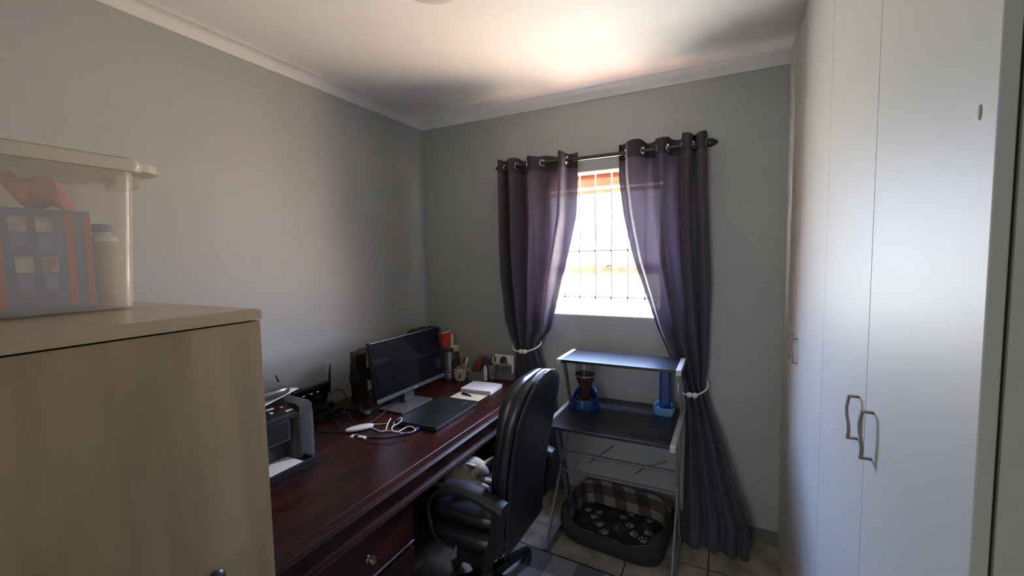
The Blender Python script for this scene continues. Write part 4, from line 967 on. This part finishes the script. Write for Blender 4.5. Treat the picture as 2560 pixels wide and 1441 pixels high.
# ================================================================ pet bed
pb = thing('pet_bed', 'dark brown pet bed with plaid lining under the computer stand', 'pet bed', (1.47, -0.27, 0.0))
bcx, bcy = 1.478, -0.268
PHB = math.radians(-6)
def bedring(hx, hy_, zf, e=0.42, dz=0.0):
    out = []
    for j in range(72):
        a = 2 * PI * j / 72
        x = hx * math.copysign(abs(math.cos(a)) ** e, math.cos(a)); y = hy_ * math.copysign(abs(math.sin(a)) ** e, math.sin(a))
        z = zf(a) if callable(zf) else zf
        out.append((bcx + x * math.cos(PHB) - y * math.sin(PHB), bcy + x * math.sin(PHB) + y * math.cos(PHB), z + dz))
    return out
def rim(a):
    s_ = math.sin(a); c_ = abs(math.cos(a))
    front = max(0.0, -s_)
    dip = max(0.0, 1 - (abs(math.cos(a)) / 0.75) ** 3) if s_ < 0 else 0
    return 0.165 + 0.02 * max(0, s_) - 0.075 * dip
mt_ = lambda k: (lambda a: lerp(0.02, rim(a), k))
b = MB()
b.loft([bedring(0.272, 0.190, 0.002), bedring(0.286, 0.205, mt_(0.25)), bedring(0.290, 0.210, mt_(0.6)), bedring(0.284, 0.200, mt_(0.9)), bedring(0.274, 0.190, mt_(1.0))], cap=False)
b.add(bedring(0.272, 0.190, 0.002), [list(range(72))])
b.build('outer_wall', M_brownfab, pb, smooth=True, ang=70)
b = MB()
b.loft([bedring(0.274, 0.190, mt_(1.0)), bedring(0.262, 0.178, mt_(0.97)), bedring(0.246, 0.160, mt_(0.6)), bedring(0.240, 0.150, 0.03)], cap=False)
bw = b.build('plaid_lining', M_plaidbed, pb, smooth=True, ang=70)
M_dark = mat('charcoal fleece', (0.022, 0.024, 0.022), 0.95, var=0.3, scale=40)
M_paw = mat('pale paw print', (0.42, 0.40, 0.37), 0.95, var=0.15)
M_paw2 = mat('brown paw print', (0.12, 0.075, 0.06), 0.95, var=0.15)
def cz(x, y): return 0.062 + 0.012 * math.cos((x - bcx) * 9) * math.cos((y - bcy) * 12)
b = MB(); G = 22; vs = []
for i in range(G + 1):
    for j in range(G + 1):
        x = bcx - 0.242 + 0.484 * i / G; y = bcy - 0.146 + 0.292 * j / G
        ed = min(i, j, G - i, G - j); vs.append((x, y, cz(x, y) if ed > 0 else 0.035))
b.add(vs, [[i * (G + 1) + j, i * (G + 1) + j + 1, (i + 1) * (G + 1) + j + 1, (i + 1) * (G + 1) + j] for i in range(G) for j in range(G)])
def paw(x, y, s_, an, mi):
    def disc(px, py, rx, ry, aa):
        pts = []
        for q in range(10):
            t = 2 * PI * q / 10; u = rx * math.cos(t); v = ry * math.sin(t)
            X = px + u * math.cos(aa) - v * math.sin(aa); Y = py + u * math.sin(aa) + v * math.cos(aa)
            XX = x + (X * math.cos(an) - Y * math.sin(an)) * s_; YY = y + (X * math.sin(an) + Y * math.cos(an)) * s_
            pts.append((XX, YY, cz(XX, YY) + 0.0025))
        b.add(pts, [list(range(10))], mi)
    disc(0, 0, 0.0165, 0.0125, 0)
    for k, (px, py) in enumerate(((-0.020, 0.012), (-0.0075, 0.023), (0.0075, 0.023), (0.020, 0.012))): disc(px, py, 0.0052, 0.0072, (px) * -20)
for (x, y, s_, an, mi) in ((1.30, -0.215, 1.0, 0.3, 1), (1.345, -0.275, 1.0, -0.4, 1), (1.37, -0.21, 0.9, 2.6, 1), (1.44, -0.20, 1.2, 0.2, 2), (1.50, -0.215, 1.0, -0.2, 1), (1.56, -0.27, 1.05, 1.9, 1), (1.62, -0.235, 1.2, -1.0, 2), (1.645, -0.29, 1.1, -0.8, 1), (1.575, -0.335, 1.0, -1.3, 1), (1.645, -0.365, 1.3, 0.2, 1), (1.40, -0.335, 1.05, 0.4, 1), (1.49, -0.325, 1.5, -1.2, 2), (1.30, -0.32, 1.0, -0.8, 2), (1.44, -0.385, 1.0, 0.5, 1), (1.54, -0.16, 0.9, 0.6, 1), (1.64, -0.175, 0.9, 0.1, 1)):
    paw(x, y, s_, an, mi)
b.build('paw_print_cushion', [M_dark, M_paw, M_paw2], pb, smooth=True, ang=70)

# ================================================================ rug
rg = MB(); RT = Matrix.Translation((1.36, -0.585, 0.0)) @ Matrix.Rotation(math.radians(-3.5), 4, 'Z')
rg.box(-0.45, 0.47, -0.95, 0.0, 0.001, 0.007, 0.002); rg.xf(RT)
rug = thing('rug', 'grey checked rug with black border under the office chair', 'rug', (1.36, -1.0, 0.0))
rg.build('rug_border', M_matte, rug)
r2 = MB().box(-0.435, 0.455, -0.935, -0.012, 0.0072, 0.0085); r2.xf(RT); r2.build('rug_pile', M_plaidrug, rug)
RUGZ = 0.0

# ================================================================ office chair
ch = thing('office_chair', 'black leather high back office chair facing the desk', 'office chair', (1.03, -0.93, 0.0))
CY = -0.93
# base
hub = Vector((1.035, -0.965, 0.0)); RZ = 0.0095
MB().lathe([(0.0, 0.075), (0.045, 0.075), (0.050, 0.085), (0.050, 0.105), (0.034, 0.120), (0.030, 0.125), (0.030, 0.26), (0.022, 0.262), (0.022, 0.335), (0.0, 0.335)], tuple(hub), 24).build('gas_column', M_plastic, ch, smooth=True)
for k in range(5):
    a = math.radians(74 + 72 * k); d = Vector((math.cos(a), math.sin(a), 0)); sd_ = Vector((-d.y, d.x, 0))
    rings = []
    for t, w, zt_, zb_ in ((0.03, 0.030, 0.115, 0.075), (0.12, 0.026, 0.108, 0.076), (0.22, 0.021, 0.094, 0.070), (0.285, 0.019, 0.082, 0.062), (0.305, 0.014, 0.076, 0.062)):
        c = hub + d * t; rings.append([(c + sd_ * w + Vector((0, 0, zb_))), (c + sd_ * w * 0.7 + Vector((0, 0, zt_))), (c - sd_ * w * 0.7 + Vector((0, 0, zt_))), (c - sd_ * w + Vector((0, 0, zb_)))])
    lg = MB().loft(rings).build('base_leg', M_plastic, ch, smooth=True, ang=50)
    c = hub + d * 0.285
    cs = MB()
    for off in (-0.014, 0.014):
        q = Matrix.Translation(c + sd_.normalized() * 0 + Vector((0, 0, RZ + 0.026))) @ Matrix.Rotation(a + 0.6, 4, 'Z')
        st = len(cs.v); cs.lathe([(0.0, -0.009), (0.022, -0.009), (0.026, -0.005), (0.026, 0.005), (0.022, 0.009), (0.0, 0.009)], (0, 0, 0), 20, axis='y')
        cs.xf(q @ Matrix.Translation((0, off, 0)), st)
    cs.tube([c + Vector((0, 0, RZ + 0.026)), c + Vector((0, 0, RZ + 0.056))], 0.008, 8)
    cs.build('caster', M_matte, lg, smooth=True)
# seat
MB().box(0.88, 1.19, CY - 0.19, CY + 0.19, 0.318, 0.345, 0.008).build('seat_plate', M_plastic, ch)
def puf(p): return Vector((p.x, p.y, p.z))
MB().sell((1.00, CY, 0.392), (0.225, 0.245, 0.052), 0.45, 0.32, nu=48, nv=16).build('seat_base', M_leather, ch, smooth=True, ang=70)
def wr(p):
    return Vector((p.x, p.y, p.z + 0.004 * math.sin(p.x * 55 + 1) * (1 if p.z > 0 else 0) + 0.003 * math.sin(p.y * 60)))
MB().sell((1.01, CY, 0.472), (0.200, 0.215, 0.040), 0.55, 0.38, nu=56, nv=18, fn=wr).build('seat_cushion', M_leather, ch, smooth=True, ang=70)

# back: profile of rear shell
def backx(z): return interp([(0.32, 1.203), (0.50, 1.215), (0.70, 1.240), (0.90, 1.280), (1.05, 1.318), (1.12, 1.330)], z)
def halfw(z): return interp([(0.325, 0.180), (0.345, 0.200), (0.45, 0.208), (0.60, 0.215), (0.75, 0.225), (0.90, 0.225), (0.98, 0.205), (1.035, 0.165), (1.065, 0.10), (1.078, 0.04)], z)
BY = -0.915
def backring(z, grow, xo, th, nn=28, e=0.45):
    out = []
    for j in range(nn):
        a = 2 * PI * j / nn; cx_ = math.copysign(abs(math.cos(a)) ** e, math.cos(a)); sy_ = math.copysign(abs(math.sin(a)) ** e, math.sin(a))
        out.append((backx(z) + xo + cx_ * th, BY + sy_ * (halfw(z) + grow), z))
    return out
zz_ = [0.325, 0.332, 0.345, 0.38, 0.45, 0.52, 0.60, 0.68, 0.76, 0.84, 0.90, 0.95, 0.99, 1.02, 1.045, 1.062, 1.073, 1.078]
def thk(z, t): return t * interp([(0.325, 0.4), (0.345, 0.8), (0.40, 1.0), (0.98, 1.0), (1.05, 0.75), (1.078, 0.25)], z)
MB().loft([backring(z, -0.014, 0.008, thk(z, 0.014)) for z in zz_]).build('back_panel', M_leather, ch, smooth=True, ang=75)
MB().loft([backring(z, 0.0, -0.026, thk(z, 0.034)) for z in zz_]).build('back_cushion', M_leather, ch, smooth=True, ang=75)
# front pad with head roll
def frontring(z, nn=28, e=0.6):
    w = interp([(0.46, 0.13), (0.52, 0.19), (0.70, 0.205), (0.85, 0.215), (0.95, 0.210), (1.02, 0.185), (1.05, 0.14), (1.066, 0.08)], z)
    th = interp([(0.46, 0.02), (0.52, 0.036), (0.62, 0.042), (0.72, 0.034), (0.80, 0.032), (0.86, 0.040), (0.95, 0.048), (1.02, 0.042), (1.05, 0.030), (1.066, 0.012)], z)
    return [(backx(z) - interp([(0.46, 0.052), (0.85, 0.060), (1.06, 0.068)], z) + math.copysign(abs(math.cos(2 * PI * j / nn)) ** e, math.cos(2 * PI * j / nn)) * th, BY + math.copysign(abs(math.sin(2 * PI * j / nn)) ** e, math.sin(2 * PI * j / nn)) * w, z) for j in range(nn)]
MB().loft([frontring(z) for z in (0.46, 0.48, 0.52, 0.57, 0.62, 0.67, 0.72, 0.77, 0.80, 0.83, 0.86, 0.90, 0.95, 0.99, 1.02, 1.04, 1.055, 1.066)]).build('head_and_lumbar_pad', M_leather, ch, smooth=True, ang=75)
# piping round the rear panel
pts = [(backx(z) + 0.010, BY - halfw(z) + 0.012, z) for z in zz_[1:]] + [(backx(z) + 0.010, BY + halfw(z) - 0.012, z) for z in zz_[:0:-1]]
MB().tube(sm(pts, 3, closed=True), 0.0042, 6, closed=True).build('piping', M_leather, ch, smooth=True)
MB().obox((1.06, CY, 0.33), (1.20, CY, 0.345), 0.08, 0.012, 0.002).build('tilt_bracket', M_plastic, ch)
# armrests
for s1 in (-1, 1):
    ya = CY + s1 * 0.262
    pth = [(0.960, ya, 0.606), (0.985, ya, 0.626), (1.035, ya, 0.637), (1.10, ya, 0.636), (1.18, ya, 0.618), (1.245, ya, 0.598), (1.262, ya, 0.592)]
    pth = sm(pth, 5)
    rings = []
    for i, p in enumerate(pth):
        t = i / (len(pth) - 1); w = 0.037 * min(1, 0.55 + 4 * t) * (1 if t < 0.95 else 0.9); h = 0.023 * min(1, 0.5 + 5 * t)
        rings.append([(p.x, p.y + w * math.copysign(abs(math.cos(q * PI / 8)) ** 0.6, math.cos(q * PI / 8)), p.z + h * math.copysign(abs(math.sin(q * PI / 8)) ** 0.7, math.sin(q * PI / 8))) for q in range(16)])
    arm = MB().loft(rings).build('armrest', M_pad, ch, smooth=True, ang=60)
    sup = sm([(1.235, ya, 0.585), (1.225, ya, 0.50), (1.205, ya, 0.42), (1.17, ya, 0.365), (1.10, ya - s1 * 0.02, 0.342), (1.02, ya - s1 * 0.03, 0.338)], 5)
    rg_ = []
    for i, p in enumerate(sup):
        t = sup[min(i + 1, len(sup) - 1)] - sup[max(0, i - 1)]; t.normalize(); nr = Vector((t.z, 0, -t.x))
        wv = 0.026
        rg_.append([p + nr * wv + Vector((0, 0.012, 0)), p - nr * wv + Vector((0, 0.012, 0)), p - nr * wv - Vector((0, 0.012, 0)), p + nr * wv - Vector((0, 0.012, 0))])
    MB().loft(rg_).build('arm_bracket', M_plastic, arm, smooth=True, ang=50)
    fs_ = sm([(0.985, ya, 0.612), (0.930, ya, 0.585), (0.890, ya, 0.52), (0.905, ya, 0.44), (0.935, ya - s1 * 0.01, 0.375), (1.00, ya - s1 * 0.03, 0.345)], 5)
    MB().tube(fs_, 0.007, 8).build('arm_strut', M_matte, arm, smooth=True)

# ================================================================ cat on the chair
cat = thing('cat', 'pale cream cat crouching on the office chair seat, looking down', 'cat', (0.93, -0.93, 0.51))
H = Vector((1.004, -0.958, 0.597))
Fd = Vector((0.76, -0.58, -0.36)).normalized()
Sd = Fd.cross(Vector((0, 0, 1))).normalized()      # the cat's own right
Ud = Sd.cross(Fd).normalized()
HM = Matrix((Fd, Sd, Ud)).transposed().to_4x4(); HM.translation = H; CAT_MASK.inputs[1].default_value = tuple(HM @ Vector((0.046, 0, -0.008)) - Vector((0.93, -0.93, 0.51)))      # local x forward, y right, z up
b = MB()
def put(c, r, mt, e=1.0):
    st = len(b.v); b.sell((0, 0, 0), r, e, e, nu=20, nv=12); b.xf(mt @ Matrix.Translation(c), st)
put((0, 0, 0), (0.043, 0.042, 0.038), HM)
put((0.006, 0.020, -0.012), (0.030, 0.026, 0.024), HM); put((0.006, -0.020, -0.012), (0.030, 0.026, 0.024), HM)
put((0.036, 0, -0.014), (0.025, 0.017, 0.015), HM)
put((0.022, 0, 0.004), (0.026, 0.012, 0.014), HM)
put((0.034, 0, -0.025), (0.018, 0.012, 0.009), HM)
# ears: flattened cones with thickness
def ear(sy):
    base = [(-0.016, sy * 0.020, 0.026), (0.010, sy * 0.016, 0.030), (0.004, sy * 0.045, 0.004), (-0.016, sy * 0.043, 0.004)]
    tip = (-0.008, sy * 0.074, 0.054)
    st = len(b.v); rings = []
    for t in (0.0, 0.25, 0.5, 0.75, 0.95):
        cx_ = [Vector(q) for q in base]; c0 = sum(cx_, Vector()) / 4; tv = Vector(tip)
        k = (1 - t) ** 0.8
        ctr_ = c0.lerp(tv, t)
        rings.append([ctr_ + (q - c0) * k for q in cx_])
    b.loft(rings); b.xf(HM, st)
ear(1); ear(-1)
I4 = Matrix.Identity(4)
put((0.985, -0.945, 0.572), (0.046, 0.045, 0.045), I4)
put((0.960, -0.930, 0.558), (0.060, 0.058, 0.052), I4)
put((0.905, -0.905, 0.555), (0.110, 0.078, 0.058), I4)
put((0.820, -0.895, 0.555), (0.085, 0.082, 0.060), I4)
put((1.01, -0.955, 0.521), (0.045, 0.016, 0.011), I4); put((1.02, -0.905, 0.521), (0.045, 0.016, 0.011), I4)
put((0.83, -0.965, 0.535), (0.055, 0.026, 0.030), I4)
b.build('cat_body', M_fur, cat, smooth=True, ang=180, remesh=0.0035, sm_it=5)
def onhead(nm, c, r, m, par=cat):
    q = MB().sell((0, 0, 0), r, nu=14, nv=8); q.xf(HM @ Matrix.Translation(c)); return q.build(nm, m, par, smooth=True)
onhead('eye', (0.0365, 0.0175, 0.003), (0.007, 0.0080, 0.0055), M_furd); onhead('eye', (0.0365, -0.0175, 0.003), (0.007, 0.0080, 0.0055), M_furd)
onhead('nose', (0.0595, 0, -0.010), (0.0045, 0.0062, 0.0042), M_furd)
for s1 in (-1, 1):
    q = MB()
    q.add([HM @ Vector(v) for v in ((0.0125, s1 * 0.022, 0.0295), (0.0085, s1 * 0.044, 0.0095), (-0.0015, s1 * 0.066, 0.046), (0.0120, s1 * 0.032, 0.0225))], [[0, 3, 2], [3, 1, 2]])
    q.build('inner_ear', M_earin, cat)
q = MB()
for s1 in (-1, 1):
    for k in range(4):
        p0 = Vector((0.048, s1 * 0.012, -0.016 - 0.002 * k)); p1 = Vector((0.040 + 0.004 * k, s1 * 0.055, -0.010 - 0.009 * k))
        q.tube([HM @ p0, HM @ ((p0 + p1) / 2 + Vector((0, 0, 0.003))), HM @ p1], 0.0005, 4)
q.build('whiskers', M_wplast, cat, smooth=True)
MB().tube(sm([(0.745, -0.90, 0.535), (0.735, -0.96, 0.522), (0.78, -1.02, 0.521), (0.84, -1.035, 0.522)], 6), 0.012, 10, radii=None).build('tail', M_fur, cat, smooth=True)

# pale bag on the floor in the kneehole
def bagf(p): return Vector((p.x + 0.012 * math.sin(p.z * 80 + p.y * 40), p.y + 0.012 * math.sin(p.z * 60), p.z + 0.008 * math.sin(p.x * 90)))
tag(MB().sell((0.58, -1.02, 0.052), (0.10, 0.075, 0.050), 0.8, 0.8, nu=30, nv=16, fn=bagf).build('crumpled_bag', mat('pale grey bag', (0.30, 0.29, 0.29), 0.7, var=0.1), smooth=True, loc=(0.58, -1.02, 0.0)), 'crumpled pale bag on the floor under the desk', 'bag')

for o in bpy.data.objects:
    if '_base' in o: del o['_base']
